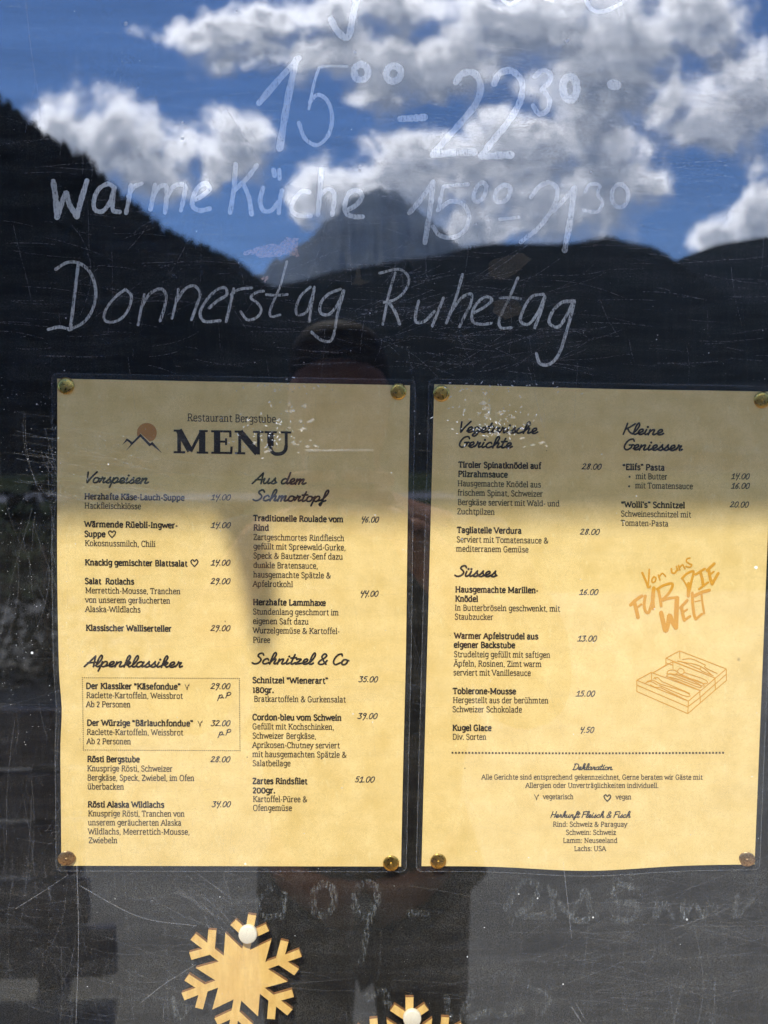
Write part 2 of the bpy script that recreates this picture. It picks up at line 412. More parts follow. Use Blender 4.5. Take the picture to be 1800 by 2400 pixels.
SLAB = {  # x-height 50, cap 68, ascender 74; ~ smooth, s/l/r serifs, d dot
'a': (47, "~8,40 13,48 22,50 31,47 34,38 34,12 36,2 44,2;~34,29 22,28 12,24 8,14 11,4 20,0 28,3 34,11"),
'b': (53, "11,74 11,1;l11,73;~11,38 18,47 28,50 40,44 44,26 40,7 28,0 18,2 11,8"),
'c': (44, "~37,38 31,48 24,50 12,44 8,26 12,6 24,0 32,2 39,10"),
'd': (54, "41,74 41,1;l41,73;r41,1;~41,40 33,48 24,50 12,44 8,25 12,6 23,0 33,3 41,12"),
'e': (47, "~9,27 24,27 39,28 38,40 32,48 24,50 12,44 8,26 12,6 24,0 33,2 40,10"),
'f': (32, "~34,71 28,75 20,73 16,62 16,45 16,20 16,0;s16,0;5,49 30,49"),
'g': (50, "~41,40 33,49 24,50 12,45 8,29 12,12 23,7 33,11 41,19;~41,49 41,20 41,-6 36,-17 24,-21 11,-17;r41,49"),
'h': (54, "11,74 11,0;l11,73;s11,0;~11,37 18,46 27,50 37,47 40,36 40,15 40,0;s40,0"),
'i': (25, "12,49 12,0;l12,49;s12,0;d12,66"),
'j': (24, "~13,49 13,20 13,-8 8,-18 0,-19;l13,49;d13,66"),
'k': (50, "11,74 11,0;l11,73;s11,0;38,48 12,22;22,30 40,1;s40,0;s37,49"),
'l': (25, "12,74 12,0;l12,73;s12,0"),
'm': (81, "11,49 11,0;l11,49;s11,0;~11,37 18,46 26,50 35,47 39,36 39,15 39,0;s39,0;~39,37 46,46 54,50 63,47 67,36 67,15 67,0;s67,0"),
'n': (54, "11,49 11,0;l11,49;s11,0;~11,37 18,46 27,50 37,47 40,36 40,15 40,0;s40,0"),
'o': (51, "~25,50 13,45 8,25 13,5 25,0 38,5 43,25 38,45 25,50"),
'p': (54, "11,49 11,-20;l11,49;s11,-20;~11,38 18,47 28,50 40,44 44,26 40,7 28,0 18,2 11,8"),
'r': (39, "11,49 11,0;l11,49;s11,0;~11,33 17,44 25,50 34,47"),
's': (43, "~35,39 29,48 21,50 11,46 9,38 14,30 26,25 34,20 35,11 30,3 21,0 12,2 7,10"),
't': (35, "~15,62 15,30 15,12 19,3 26,0 34,4;5,49 31,49"),
'u': (54, "~10,49 10,30 10,16 13,5 22,0 32,3 40,13;40,49 40,1;l10,49;l40,49;r40,1"),
'v': (47, "4,49 23,0;23,0 42,49;s4,49;s42,49"),
'w': (70, "4,49 20,0;20,0 35,46;35,46 51,0;51,0 66,49;s4,49;s66,49"),
'x': (46, "5,49 41,0;41,49 5,0;s5,49;s41,49;s5,0;s41,0"),
'y': (47, "4,49 23,2;~42,49 23,2 16,-15 4,-20;s4,49;s42,49"),
'z': (44, "7,40 7,49;7,48 38,48;38,48 6,1;6,1 38,1;38,1 38,10"),
'A': (62, "4,0 30,68;32,68 58,0;14,24 48,24;s5,0;s57,0"),
'B': (58, "14,68 14,0;~8,67 34,67 44,60 44,45 34,37 14,36;~34,36 48,29 49,12 38,1 8,1"),
'C': (58, "~50,52 42,65 32,69 16,62 8,34 16,6 32,-1 42,3 52,14;50,68 50,50"),
'D': (66, "14,68 14,0;~8,67 32,67 50,58 57,34 50,10 32,1 8,1"),
'E': (55, "14,68 14,0;8,67 47,67;47,67 47,54;14,36 38,36;8,1 49,1;49,1 49,15"),
'F': (52, "14,68 14,0;8,67 47,67;47,67 47,54;14,35 38,35;s14,0"),
'G': (63, "~50,54 42,65 32,69 16,62 8,34 16,6 32,-1 44,4 52,10;52,10 52,30;36,30 58,30"),
'H': (70, "14,68 14,0;56,68 56,0;14,35 56,35;s14,68;s14,0;s56,68;s56,0"),
'I': (30, "15,68 15,0;s15,68;s15,0"),
'J': (30, "~17,68 17,20 15,-4 4,-10;s17,68"),
'K': (63, "14,68 14,0;52,67 15,28;28,40 54,1;s14,68;s14,0;s52,68;s55,0"),
'L': (53, "14,68 14,0;s14,68;8,1 47,1;47,1 47,16"),
'M': (82, "14,68 14,0;68,68 68,0;14,66 41,12;41,12 68,66;s12,68;s70,68;s14,0;s68,0"),
'N': (70, "14,68 14,0;14,66 56,2;56,68 56,0;s12,68;s14,0;s56,68"),
'O': (67, "~33,69 16,62 8,34 16,6 33,-1 51,6 59,34 51,62 33,69"),
'P': (57, "14,68 14,0;~8,67 34,67 48,60 49,44 36,32 14,32;s14,0"),
'R': (62, "14,68 14,0;~8,67 34,67 46,60 46,44 34,35 14,35;32,35 54,1;s14,0;s55,0"),
'S': (51, "~42,54 36,65 26,69 13,64 10,52 18,41 34,33 43,22 40,6 26,-1 14,3 7,14"),
'T': (57, "28,68 28,0;5,67 52,67;5,67 5,54;52,67 52,54;s28,0"),
'U': (66, "~13,68 13,40 13,20 20,4 33,-1 46,4 53,20 53,40 53,68;s13,68;s53,68"),
'V': (61, "5,68 30,0;31,0 57,68;s5,68;s57,68"),
'W': (88, "5,68 25,0;25,0 44,62;44,62 63,0;63,0 83,68;s5,68;s83,68"),
'Z': (55, "9,56 9,67;9,67 47,67;47,67 7,1;7,1 48,1;48,1 48,14"),
'0': (52, "~26,62 13,55 8,31 13,6 26,0 39,6 44,31 39,55 26,62"),
'1': (34, "8,52 19,62;19,62 19,0;s19,0"),
'2': (48, "~8,50 14,60 25,63 36,57 37,44 26,26 8,2;8,1 42,1"),
'8': (52, "~26,34 14,42 13,56 26,63 39,56 38,42 26,34 11,24 10,8 26,0 42,8 41,24 26,34"),
'.': (22, "d10,4"), ',': (22, "~11,6 12,-2 7,-12"), '-': (30, "5,25 26,25"), ':': (24, "d11,4;d11,44"),
'&': (66, "~60,34 50,14 36,2 20,0 9,8 10,22 26,36 38,48 36,62 26,67 17,60 20,46 34,26 58,0"),
'“': (34, "~12,70 7,62 9,52;~26,70 21,62 23,52;d9,53;d23,53"), '”': (34, "~9,70 12,62 8,52;~23,70 26,62 22,52;d9,66;d23,66"),
'’': (18, "~9,70 12,62 8,52;d9,66"), ' ': (24, ""),
}
for u, b in (('ä', 'a'), ('ö', 'o'), ('ü', 'u')):
    SLAB[u] = (SLAB[b][0], SLAB[b][1]+";d%d,66;d%d,66" % (SLAB[b][0]/2-9, SLAB[b][0]/2+9))
SLAB['Ä'] = (62, SLAB['A'][1]+";d22,82;d40,82")
CURS = {
'a': (38, "~29,32 20,40 8,34 3,18 7,3 16,2 26,14 32,38;~32,38 28,14 31,2 40,10"),
'c': (33, "~28,30 22,40 10,34 4,18 8,4 18,1 34,12"),
'd': (39, "~29,30 18,40 7,32 3,16 8,2 18,4 28,20 33,86;~33,86 29,18 32,2 41,10"),
'e': (31, "~2,10 14,16 24,28 20,40 10,36 5,18 10,3 20,1 33,12"),
'f': (26, "~2,8 18,34 28,70 24,86 17,78 13,40 11,-10 7,-30 1,-20 10,-4 27,8"),
'g': (36, "~28,32 18,40 7,33 3,18 8,5 18,6 28,22;~31,38 28,10 24,-16 14,-28 4,-22 10,-8 37,10"),
'h': (40, "~2,6 18,40 24,76 18,86 12,76 8,40 6,0;~7,14 20,36 28,38 27,20 26,4 32,2 41,10"),
'i': (20, "~8,38 5,12 9,1 21,10;d10,58"),
'k': (37, "~2,6 16,40 22,76 16,86 11,76 8,40 6,0;~7,16 22,38 30,34 24,22 12,18;~14,18 24,10 29,1 38,8"),
'l': (22, "~2,8 16,36 22,74 16,86 10,72 6,30 8,3 15,1 24,10"),
'm': (51, "~5,38 4,18 3,0;~4,16 14,36 20,38 20,20 19,0;~20,16 30,36 37,38 36,20 35,4 41,1 52,10"),
'n': (39, "~5,38 4,18 3,0;~4,16 16,36 25,38 24,20 23,4 29,1 40,10"),
'o': (33, "~20,38 9,36 3,18 8,2 20,2 28,16 25,34 18,38;~24,33 34,30"),
'p': (38, "~7,38 4,0 0,-32;~6,14 14,34 24,40 31,30 27,10 18,0 8,6;~24,4 39,10"),
'r': (32, "~2,6 9,28 10,43;~10,38 17,34 24,36;~24,36 19,14 23,2 33,10"),
's': (28, "~2,8 12,26 18,43;~18,43 19,26 25,14 17,1 5,4;~19,3 30,10"),
't': (25, "~15,72 9,24 9,3 15,1 27,12;~0,46 26,49"),
'u': (38, "~5,38 4,12 10,1 20,10 27,38;~27,38 25,10 30,1 39,10"),
'z': (34, "~4,36 14,40 26,37 4,2 16,4 35,8"),
'A': (46, "~-2,0 16,36 36,80;~36,80 38,40 40,0;~8,28 46,33"),
'V': (38, "~2,78 6,40 12,0;~12,0 26,40 46,82"),
'S': (44, "~42,66 34,80 20,76 16,60 28,46 36,30 28,8 12,0 -2,8"),
'C': (42, "~38,66 32,80 18,74 6,46 6,14 18,0 38,14"),
'G': (48, "~44,66 36,80 20,76 6,46 6,14 20,0 36,14 40,36;~26,36 47,38"),
'K': (44, "~8,82 6,40 3,0;~44,80 20,50 7,38;~15,44 28,20 44,4"),
'D': (48, "~12,80 9,40 6,2;~2,76 24,80 42,66 44,36 32,8 14,0 0,4"),
'H': (47, "~8,80 6,40 3,0;~42,80 40,40 37,0;~5,38 42,42"),
'F': (40, "~10,78 7,40 4,0;~2,74 24,80 46,79;~7,42 34,45"),
'&': (48, "~42,2 22,34 12,62 22,80 33,68 26,48 8,26 5,8 18,0 32,8 42,30"), ' ': (22, ""),
'0': (40, "~22,66 10,52 6,24 12,2 22,1 33,16 36,44 30,64 22,66"),
'1': (36, "~6,46 24,64;24,64 18,2;2,1 34,3"),
'2': (42, "~8,54 18,66 32,60 26,38 4,4;4,4 38,4"),
'3': (40, "~6,62 34,64 18,40 32,28 26,6 12,0 2,8"),
'4': (40, "~12,66 8,36 30,40;~38,68 30,30 18,-14"),
'5': (40, "34,66 14,64;~14,64 10,40 26,40 31,22 20,2 4,6"),
'6': (40, "~32,64 14,44 7,18 14,1 28,10 26,30 9,26"),
'8': (42, "~36,58 22,66 12,54 22,38 30,18 20,1 8,10 18,36 34,54 36,58"),
'9': (40, "~32,52 20,66 8,54 14,40 28,44 34,60;~34,62 28,20 14,-14"),
'.': (20, "d8,3"),
'P': (44, "~14,68 10,30 6,0;~6,60 24,72 40,62 36,40 12,32"),
}
CURS['ü'] = (38, CURS['u'][1]+";d10,56;d24,56")
def parse(sx_):
    o = []
    for s in sx_.split(';'):
        if not s: continue
        fl = s[0] if s[0] in '~slrd' else ''
        o.append((fl, [tuple(float(c) for c in p.split(',')) for p in s[len(fl):].split()]))
    return o
PARSED = {}
def glyph(font, ch):
    k = (id(font), ch)
    if k not in PARSED:
        a, s = font[ch]; PARSED[k] = (a, parse(s))
    return PARSED[k]
def write(pen, font, text, x0, base, x1, cap, wt, slope=0.0, slant=0.0, sub=4, capu=68, wobble=0.0):
    """text from x0 to x1 (photo pixels) on a baseline; cap = cap height in pixels"""
    adv = sum(glyph(font, c)[0] for c in text)
    sc = cap/capu; hx = (x1-x0)/adv
    X = 0.0
    def tp(p):
        x = (X+p[0]+slant*p[1]*sc/hx)*hx; y = p[1]*sc
        return (x0+x, base-y+slope*x)
    for c in text:
        a, st = glyph(font, c)
        for fl, pts in st:
            if fl == 'd':
                q = tp(pts[0]); pen.dot(q[0], q[1], wt*0.66)
            elif fl in ('s', 'l', 'r') and fl:
                px_, py_ = pts[0]; w = 11
                yy = py_-2.2 if py_ > 5 else py_+2.2
                a0 = px_-(w if fl in 'sl' else 0); a1 = px_+(w if fl in 'sr' else 0)
                pen.stroke([tp((a0, yy)), tp((a1, yy))], wt*0.9, cap=False)
            elif fl == '~':
                pen.stroke([tp(p) for p in crom(pts, sub)], wt, cap=(sub > 4))
            else:
                pen.stroke([tp(p) for p in pts], wt, cap=(sub > 4))
        X += a

# ------------------------------------------------------------------ menu sheets
def lerp(a, b, t): return a+(b-a)*t
def edge(pts, t):
    for (t0, p0), (t1, p1) in zip(pts, pts[1:]):
        if t <= t1+1e-9:
            k = (t-t0)/(t1-t0); k = k*k*(3-2*k)
            return np.array([lerp(p0[0], p1[0], (t-t0)/(t1-t0)), lerp(p0[1], p1[1], k)])
class Sheet:
    def __init__(s, tl, tr_, br, bl, top=(), bottom=(), left=(), right=(), wave=0.0, ph=0.0):
        s.c = [np.array(q, float) for q in (tl, tr_, br, bl)]
        s.off = dict(top=top, bottom=bottom, left=left, right=right); s.wave, s.ph = wave, ph
    def bend(s, k, t):
        return sum(a*math.exp(-((t-c)/w)**2) for c, w, a in s.off[k])
    def uv(s, u, v):
        tl, tr_, br, bl = s.c
        p = (tl*(1-u)+tr_*u)*(1-v)+(bl*(1-u)+br*u)*v
        p = p+np.array([s.bend('left', v)*(1-u)+s.bend('right', v)*u, s.bend('top', u)*(1-v)+s.bend('bottom', u)*v])
        return p
    def height(s, px, py):      # how far the sheet stands off the board
        u = (px-s.c[0][0])/800; v = (py-s.c[0][1])/1130
        e = math.sin(math.pi*min(1, max(0, u)))
        return 0.0010+s.wave*(e*math.sin(5.2*v+s.ph)**2+0.22*max(0, v-.75)*(1+math.sin(9*u+s.ph)))
    def place(s, lift):
        def f(px, py, extra=0.0): return P(px, py, -(s.height(px, py)+lift+extra))
        return f
SH = [Sheet((134.5, 887.5), (961, 903), (940, 2031), (144, 2029), left=((0.68, 0.05, 5), (0.4, 0.25, -4)), right=((0.55, 0.2, 2),), wave=0.0009, ph=0.4),
      Sheet((1018, 900.5), (1813, 918), (1768.5, 2026), (988, 2030), bottom=((0.5, 0.22, 13),), top=((0.5, 0.3, 2),), wave=0.0012, ph=1.1)]
sheets = []
labels = ['cream menu sheet headed MENU with a mountain logo, dishes in two columns', 'cream menu sheet with vegetarian dishes, desserts, an ochre slogan and a cutlery drawing']
for si, S in enumerate(SH):
    c0 = P(*(sum(S.c)/4))
    root = empty('menu_sheet', c0); tag(root, labels[si], 'menu', 'laminated menu sheets')
    sheets.append(root); root.matrix_world = Matrix.Translation(Vector(c0))
bpy.context.view_layer.update()
def into(o, root):               # parent keeping the world place; mesh was written in world coordinates
    o.parent = root; o.matrix_parent_inverse = root.matrix_world.inverted()
    return o
for S, root in zip(SH, sheets):
    NU, NV = 28, 40
    pl = S.place(0.0)
    v = [pl(*S.uv(i/NU, j/NV)) for j in range(NV+1) for i in range(NU+1)]
    f = [(j*(NU+1)+i, (j+1)*(NU+1)+i, (j+1)*(NU+1)+i+1, j*(NU+1)+i+1) for j in range(NV) for i in range(NU)]
    o = into(mesh_obj('paper', v, f, MAT['paper'], smooth=True), root)
    md = o.modifiers.new('t', 'SOLIDIFY'); md.thickness = 0.00035; md.offset = -1; es = o.modifiers.new('e', 'EDGE_SPLIT'); es.split_angle = R(40)
    # clear border of the laminating pouch and its cut edge
    MRG = 12.5
    ring = []
    def outl(t, g):              # outline point of the paper pushed outwards by g pixels, rounded corners
        k = int(t) % 4; r = t-int(t)
        u, w_ = [(r, 0), (1, r), (1-r, 1), (0, 1-r)][k]
        p = S.uv(u, w_); c = sum(S.c)/4
        nx = (-1 if u == 0 else 1 if u == 1 else 0); ny = (-1 if w_ == 0 else 1 if w_ == 1 else 0)
        return p, nx, ny
    inner, outer = [], []
    N = 24
    for k in range(4):
        for j in range(N+1):
            r = j/N; u, w_ = [(r, 0), (1, r), (1-r, 1), (0, 1-r)][k]
            p = S.uv(u, w_); nn = [(0, -1), (1, 0), (0, 1), (-1, 0)][k]
            inner.append(p); outer.append(p+np.array(nn)*MRG)
        ang0 = [-90, 0, 90, 180][k]
        for q in (22, 45, 68):
            a = R(ang0+q); inner.append(p); outer.append(p+MRG*np.array([math.cos(a), math.sin(a)]))
    n = len(inner); pl = S.place(-0.0003)
    v = [pl(*p) for p in inner]+[pl(*p) for p in outer]
    f = [(i, (i+1) % n, n+(i+1) % n, n+i) for i in range(n)]
    into(mesh_obj('laminate_border', v, f, MAT['film']), root)
    pen = Pen(S.place(-0.0001)); pen.stroke(outer+[outer[0]], 1.3, cap=False)
    into(pen.build('laminate_edge', MAT['filmedge']), root)

def slope_at(si, y):
    t = (y-888)/1142
    return lerp(0.0187, 0.0025, t) if si == 0 else lerp(0.0210, -0.002, t)
BODY, BOLD = 12.9, 12.9          # cap heights in photo pixels
def body(pen, si, rows, wt, cap=BODY):
    for x0, b, x1, s in rows:
        write(pen, SLAB, s, x0*K, b*K, x1*K, cap, wt, slope_at(si, b*K))
# left sheet -----------------------------------------------------------------
S, root = SH[0], sheets[0]; pl = S.place(0.00012)
BO = [(182, 1078, 399, 'Herzhafte Käse-Lauch-Suppe'), (182, 1138, 384, 'Wärmende Rüebli-Ingwer-'), (182, 1159, 228, 'Suppe'), (183, 1220.5, 405, 'Knackig gemischter Blattsalat'),
 (183, 1261, 290, 'Salat  Rotlachs'), (185, 1362, 371, 'Klassischer Walliserteller'), (185, 1487.5, 390, 'Der Klassiker “Käsefondue”'), (187, 1567, 417, 'Der Würzige “Bärlauchfondue”'),
 (188, 1645.5, 302, 'Rösti Bergstube'), (189, 1743.5, 355, 'Rösti Alaska Wildlachs'), (547, 1125, 742, 'Traditionelle Roulade vom'), (547, 1145.5, 581, 'Rind'), (546, 1306.5, 704, 'Herzhafte Lammhaxe'),
 (545, 1475, 709, 'Schnitzel “Wienerart”'), (545, 1496, 592, '180gr.'), (545, 1555, 738, 'Cordon-bleu vom Schwein'), (545, 1693, 664, 'Zartes Rindsfilet'), (545, 1713, 595, '200gr.')]
RE = [(182, 1098, 305, 'Hackfleischklösse'), (183, 1179, 336, 'Kokosnussmilch, Chili'), (184, 1281, 390, 'Merrettich-Mousse, Tranchen'), (184, 1301.5, 368, 'von unserem geräucherten'), (184, 1321.5, 304, 'Alaska-Wildlachs'),
 (186, 1507.5, 395, 'Raclette-Kartoffeln, Weissbrot'), (186, 1527, 282, 'Ab 2 Personen'), (187, 1587, 396, 'Raclette-Kartoffeln, Weissbrot'), (187, 1607, 283, 'Ab 2 Personen'), (188, 1665.5, 373, 'Knusprige Rösti, Schweizer'),
 (188, 1685.5, 420, 'Bergkäse, Speck, Zwiebel, im Ofen'), (189, 1705, 268, 'überbacken'), (190, 1763, 399, 'Knusprige Rösti, Tranchen von'), (190, 1782.5, 392, 'unserem geräucherten Alaska'), (190, 1802, 410, 'Wildlachs, Meerrettich-Mousse,'), (191, 1821, 254, 'Zwiebeln'),
 (547, 1166, 744, 'Zartgeschmortes Rindfleisch'), (547, 1186, 747, 'gefüllt mit Spreewald-Gurke,'), (547, 1206, 741, 'Speck & Bautzner-Senf dazu'), (547, 1226.5, 687, 'dunkle Bratensauce,'), (547, 1247, 715, 'hausgemachte Spätzle &'), (546, 1267, 633, 'Apfelrotkohl'),
 (546, 1327, 732, 'Stundenlang geschmort im'), (546, 1347.5, 667, 'eigenen Saft dazu'), (546, 1367.5, 734, 'Wurzelgemüse & Kartoffel-'), (546, 1388, 584, 'Püree'), (548, 1515.5, 747, 'Bratkartoffeln & Gurkensalat'),
 (545, 1575, 722, 'Gefüllt mit Kochschinken,'), (545, 1595, 683, 'Schweizer Bergkäse,'), (545, 1615, 734, 'Aprikosen-Chutney serviert'), (545, 1635, 749, 'mit hausgemachten Spätzle &'), (545, 1654.5, 628, 'Salatbeilage'), (546, 1732, 664, 'Kartoffel-Püree &'), (546, 1751, 631, 'Ofengemüse')]
PR = [(455, 1080, 500, '14.00'), (455, 1140, 500, '14.00'), (455, 1221, 499, '14.00'), (454, 1261, 499, '29.00'), (454, 1362.5, 499, '29.00'), (454, 1488, 499, '29.00'), (471, 1508, 500, 'p.P'), (455, 1568, 499, '32.00'), (472, 1588, 500, 'p.P'), (454, 1646, 499, '28.00'), (457, 1743, 500, '34.00'),
 (779, 1128, 820, '46.00'), (777, 1288, 819, '44.00'), (774, 1473, 818, '35.00'), (772, 1552.5, 817, '39.00'), (766, 1689.5, 811, '51.00')]
HD = [(183, 1042.5, 325, 'Vorspeisen'), (546, 1044.5, 665, 'Aus dem'), (547, 1081.5, 708, 'Schmortopf'), (183, 1440, 398, 'Alpenklassiker'), (545, 1434, 756, 'Schnitzel & Co')]
def lettering(si, BO, RE, PR, HD, hcap=25.0):
    S, root = SH[si], sheets[si]; pl = S.place(0.00012)
    for row in BO: p = Pen(pl); body(p, si, [row], 3.1, BOLD); into(p.build('dish_name', MAT['ink']), root)
    for row in RE: p = Pen(pl); body(p, si, [row], 1.95); into(p.build('description_line', MAT['inkbody']), root)
    for x0, b, x1, s in PR:
        p = Pen(pl); write(p, CURS, s, x0*K, b*K, x1*K-3, 13.2, 2.1, slope_at(si, b*K), 0.22, sub=5)
        into(p.build('price', MAT['inkblue']), root)
    for x0, b, x1, s in HD:
        p = Pen(pl); write(p, CURS, s, x0*K, b*K, x1*K-6, hcap, 4.3, slope_at(si, b*K), 0.30, sub=7, capu=80)
        into(p.build('heading', MAT['ink']), root)
lettering(0, BO, RE, PR, HD)
p = Pen(pl); write(p, SLAB, 'Restaurant Bergstube', 404*K, 909.5*K, 597*K, 17.0, 2.0, 0.0187); into(p.build('restaurant_name', MAT['inkbody']), root)
# MENU: heavy slab capitals (pixel origin at the left foot)
p = Pen(pl)
mx0, mb, ms, mh = 375*K, 979*K, 0.016, 55.5
def MP(x, y): return (mx0+x, mb-y+ms*x)
def bar(x0, y0, x1, y1, w): p.stroke([MP(x0, y0), MP(x1, y1)], w, cap=False)
# M 0..80
bar(13, 0, 13, mh, 9); bar(67, 0, 67, mh, 15); bar(12, mh-1, 39, 6, 15); bar(40, 4, 66, mh-1, 7); bar(0, 2.5, 27, 2.5, 5); bar(54, 2.5, 81, 2.5, 5); bar(0, mh-2.5, 17, mh-2.5, 5); bar(62, mh-2.5, 80, mh-2.5, 5)
# E 88..137
bar(102, 0, 102, mh, 15); bar(88, 2.5, 137, 2.5, 5); bar(88, mh-2.5, 135, mh-2.5, 5); bar(105, 29, 124, 29, 5); bar(123, 21, 123, 37, 5); bar(135, 2, 136, 18, 5.5); bar(133, mh-2, 133, mh-16, 5.5)
# N 146..206
bar(155, 0, 155, mh, 7); bar(199, 0, 199, mh, 7); bar(155, mh-3, 197, 3, 16); bar(144, 2.5, 168, 2.5, 5); bar(143, mh-2.5, 162, mh-2.5, 5); bar(186, mh-2.5, 211, mh-2.5, 5)
# U 214..272
p.stroke([MP(*q) for q in [(227, mh), (227, 20)]], 15, cap=False)
p.stroke([MP(*q) for q in crom([(227, 21), (229, 10), (236, 3), (246, 2), (256, 5), (262, 12), (264, 22)], 6)], 8.5, cap=False)
bar(264, 20, 264, mh, 7); bar(213, mh-2.5, 242, mh-2.5, 5); bar(251, mh-2.5, 276, mh-2.5, 5)
into(p.build('title_lettering', MAT['ink']), root)
# logo: orange sun behind a mountain line
CX = lambda x, y: (120+x/3.7705, 870+y/3.7705)
lg = into(empty('logo'), root)
p = Pen(S.place(0.00006))
cxs, cys, rs = 845, 545, 88
arc = []
for i in range(26):
    a = R(28-(i*(236)/25)); arc.append(CX(cxs+rs*math.cos(a), cys+rs*math.sin(a)))
arc += [CX(775, 575), CX(788, 545), CX(870, 622), CX(905, 610)]
p.poly(arc); o = p.build('sun_disc', MAT['sun']); into(o, lg)
p = Pen(pl)
for q in ([(628, 650), (668, 592), (716, 626), (704, 640), (672, 616), (634, 646)],
          [(660, 704), (722, 622), (788, 552), (876, 640), (868, 664), (788, 580), (716, 650)],
          [(876, 640), (892, 622), (980, 724), (888, 652), (868, 664)],
          [(694, 634), (716, 626), (722, 640), (712, 655)]):
    p.poly([CX(*a) for a in q])
into(p.build('mountain_line', MAT['inkblue']), lg)
# dotted frame, hearts, leaf marks
p = Pen(pl)
fr = [(178*K, 1464*K), (517*K, 1465.5*K), (518.5*K, 1621.5*K), (180*K, 1620*K)]
for (ax, ay), (bx, by) in zip(fr, fr[1:]+fr[:1]):
    L = math.hypot(bx-ax, by-ay); n = int(L/4.55)
    for i in range(n): p.dot(ax+(bx-ax)*i/n, ay+(by-ay)*i/n, 1.25, 6)
into(p.build('dotted_frame', MAT['inkbody']), root)
def heart(pl, x, y, s=1.0):
    p = Pen(pl)
    pts = [(0, 8), (-7, 0), (-8, -5), (-4, -8), (0, -4), (4, -8), (8, -5), (7, 0), (0, 8)]
    p.stroke([(x*K+a*s, y*K+b*s) for a, b in crom(pts, 5)], 2.9, rough=0.3); return p.build('heart_mark', MAT['ink'])
def leafm(pl, x, y, s=1.0):
    p = Pen(pl)
    p.stroke([(x*K+a*s, y*K+b*s) for a, b in crom([(-5, -6), (-1, 2), (0, 7), (2, -2), (5, -6)], 4)], 1.5)
    p.poly([(x*K+a*s, y*K+b*s) for a, b in [(1.5, -3), (6, -8), (5, -2)]]); return p.build('leaf_mark', MAT['inkbody'])
for x, y in ((242, 1154), (420, 1216.5)): into(heart(pl, x, y), root)
for x, y in ((404, 1484), (432, 1563)): into(leafm(pl, x, y), root)
# right sheet ------------------------------------------------------------------
S, root = SH[1], sheets[1]; pl = S.place(0.00012)
BO = [(990, 1009.5, 1169, 'Tiroler Spinatknödel auf'), (989, 1029.5, 1097, 'Pilzrahmsauce'), (987, 1150.5, 1127, 'Tagliatelle Verdura'), (983, 1279, 1163, 'Hausgemachte Marillen-'), (983, 1299, 1033, 'Knödel'), (981, 1379, 1163, 'Warmer Apfelstrudel aus'), (980, 1398.5, 1113, 'eigener Backstube'),
 (978, 1498.5, 1115, 'Toblerone-Mousse'), (977, 1578, 1062, 'Kugel Glace'), (1345, 1014.5, 1436, '“Elifs” Pasta'), (1342, 1095.5, 1480, '“Wolli’s” Schnitzel')]
RE = [(988, 1050, 1169, 'Hausgemachte Knödel aus'), (988, 1070, 1173, 'frischem Spinat, Schweizer'), (988, 1090.5, 1209, 'Bergkäse serviert mit Wald- und'), (987, 1110.5, 1069, 'Zuchtpilzen'), (986, 1171, 1185, 'Serviert mit Tomatensauce &'), (985, 1191, 1142, 'mediterranem Gemüse'),
 (982, 1318.5, 1210, 'In Butterbröseln geschwenkt, mit'), (982, 1338, 1066, 'Staubzucker'), (980, 1419, 1189, 'Strudelteig gefüllt mit saftigen'), (980, 1439, 1170, 'Äpfeln, Rosinen, Zimt warm'), (979, 1458.5, 1147, 'serviert mit Vanillesauce'), (978, 1518, 1185, 'Hergestellt aus der berühmten'), (977, 1538, 1128, 'Schweizer Schokolade'), (977, 1597.5, 1051, 'Div. Sorten'),
 (1373, 1034.5, 1442, 'mit Butter'), (1372, 1054.5, 1497, 'mit Tomatensauce'), (1341, 1115.5, 1493, 'Schweineschnitzel mit'), (1341, 1135.5, 1444, 'Tomaten-Pasta')]
PR = [(1256, 1013.5, 1301, '28.00'), (1252, 1154.5, 1297, '28.00'), (1251, 1284.5, 1294, '16.00'), (1247, 1385, 1291, '13.00'), (1244, 1504, 1287, '15.00'), (1252, 1582.5, 1285, '4.50'), (1579, 1034.5, 1621, '14.00'), (1579, 1055, 1621, '16.00'), (1576, 1095.5, 1619, '20.00')]
HD = [(990, 933.5, 1165, 'Vegetarische'), (989, 966, 1110, 'Gerichte'), (983, 1245, 1077, 'Süsses'), (1345, 938, 1437, 'Kleine'), (1345, 971.5, 1478, 'Geniesser')]
lettering(1, BO, RE, PR, HD)
p = Pen(pl)
for x0, b, x1, s in ((1040, 1683.5, 1518, 'Alle Gerichte sind entsprechend gekennzeichnet, Gerne beraten wir Gäste mit'), (1135, 1701.5, 1423, 'Allergien oder Unverträglichkeiten individuell.'), (1173, 1726, 1239, 'vegetarisch'), (1330, 1726.5, 1364, 'vegan'),
                     (1194, 1785.5, 1355, 'Rind: Schweiz & Paraguay'), (1222, 1803, 1331, 'Schwein: Schweiz'), (1216, 1820.5, 1334, 'Lamm: Neuseeland'), (1240, 1838, 1309, 'Lachs: USA')):
    p = Pen(pl); write(p, SLAB, s, x0*K, b*K, x1*K, 11.0, 1.75, 0.001); into(p.build('small_print', MAT['inkbody']), root)
for x0, b, x1, s in ((1237, 1663, 1325, 'Deklaration'), (1189, 1766, 1364, 'Herkunft Fleisch & Fisch')):
    p = Pen(pl); write(p, CURS, s, x0*K, b*K, x1*K-3, 14.0, 2.3, 0.001, 0.30, sub=6, capu=80); into(p.build('subheading', MAT['inkblue']), root)
for x, y in ((1360, 1030), (1359, 1050.5)):
    p = Pen(pl); p.dot(x*K, y*K, 2.6); into(p.build('bullet_point', MAT['inkbody']), root)
p = Pen(pl)
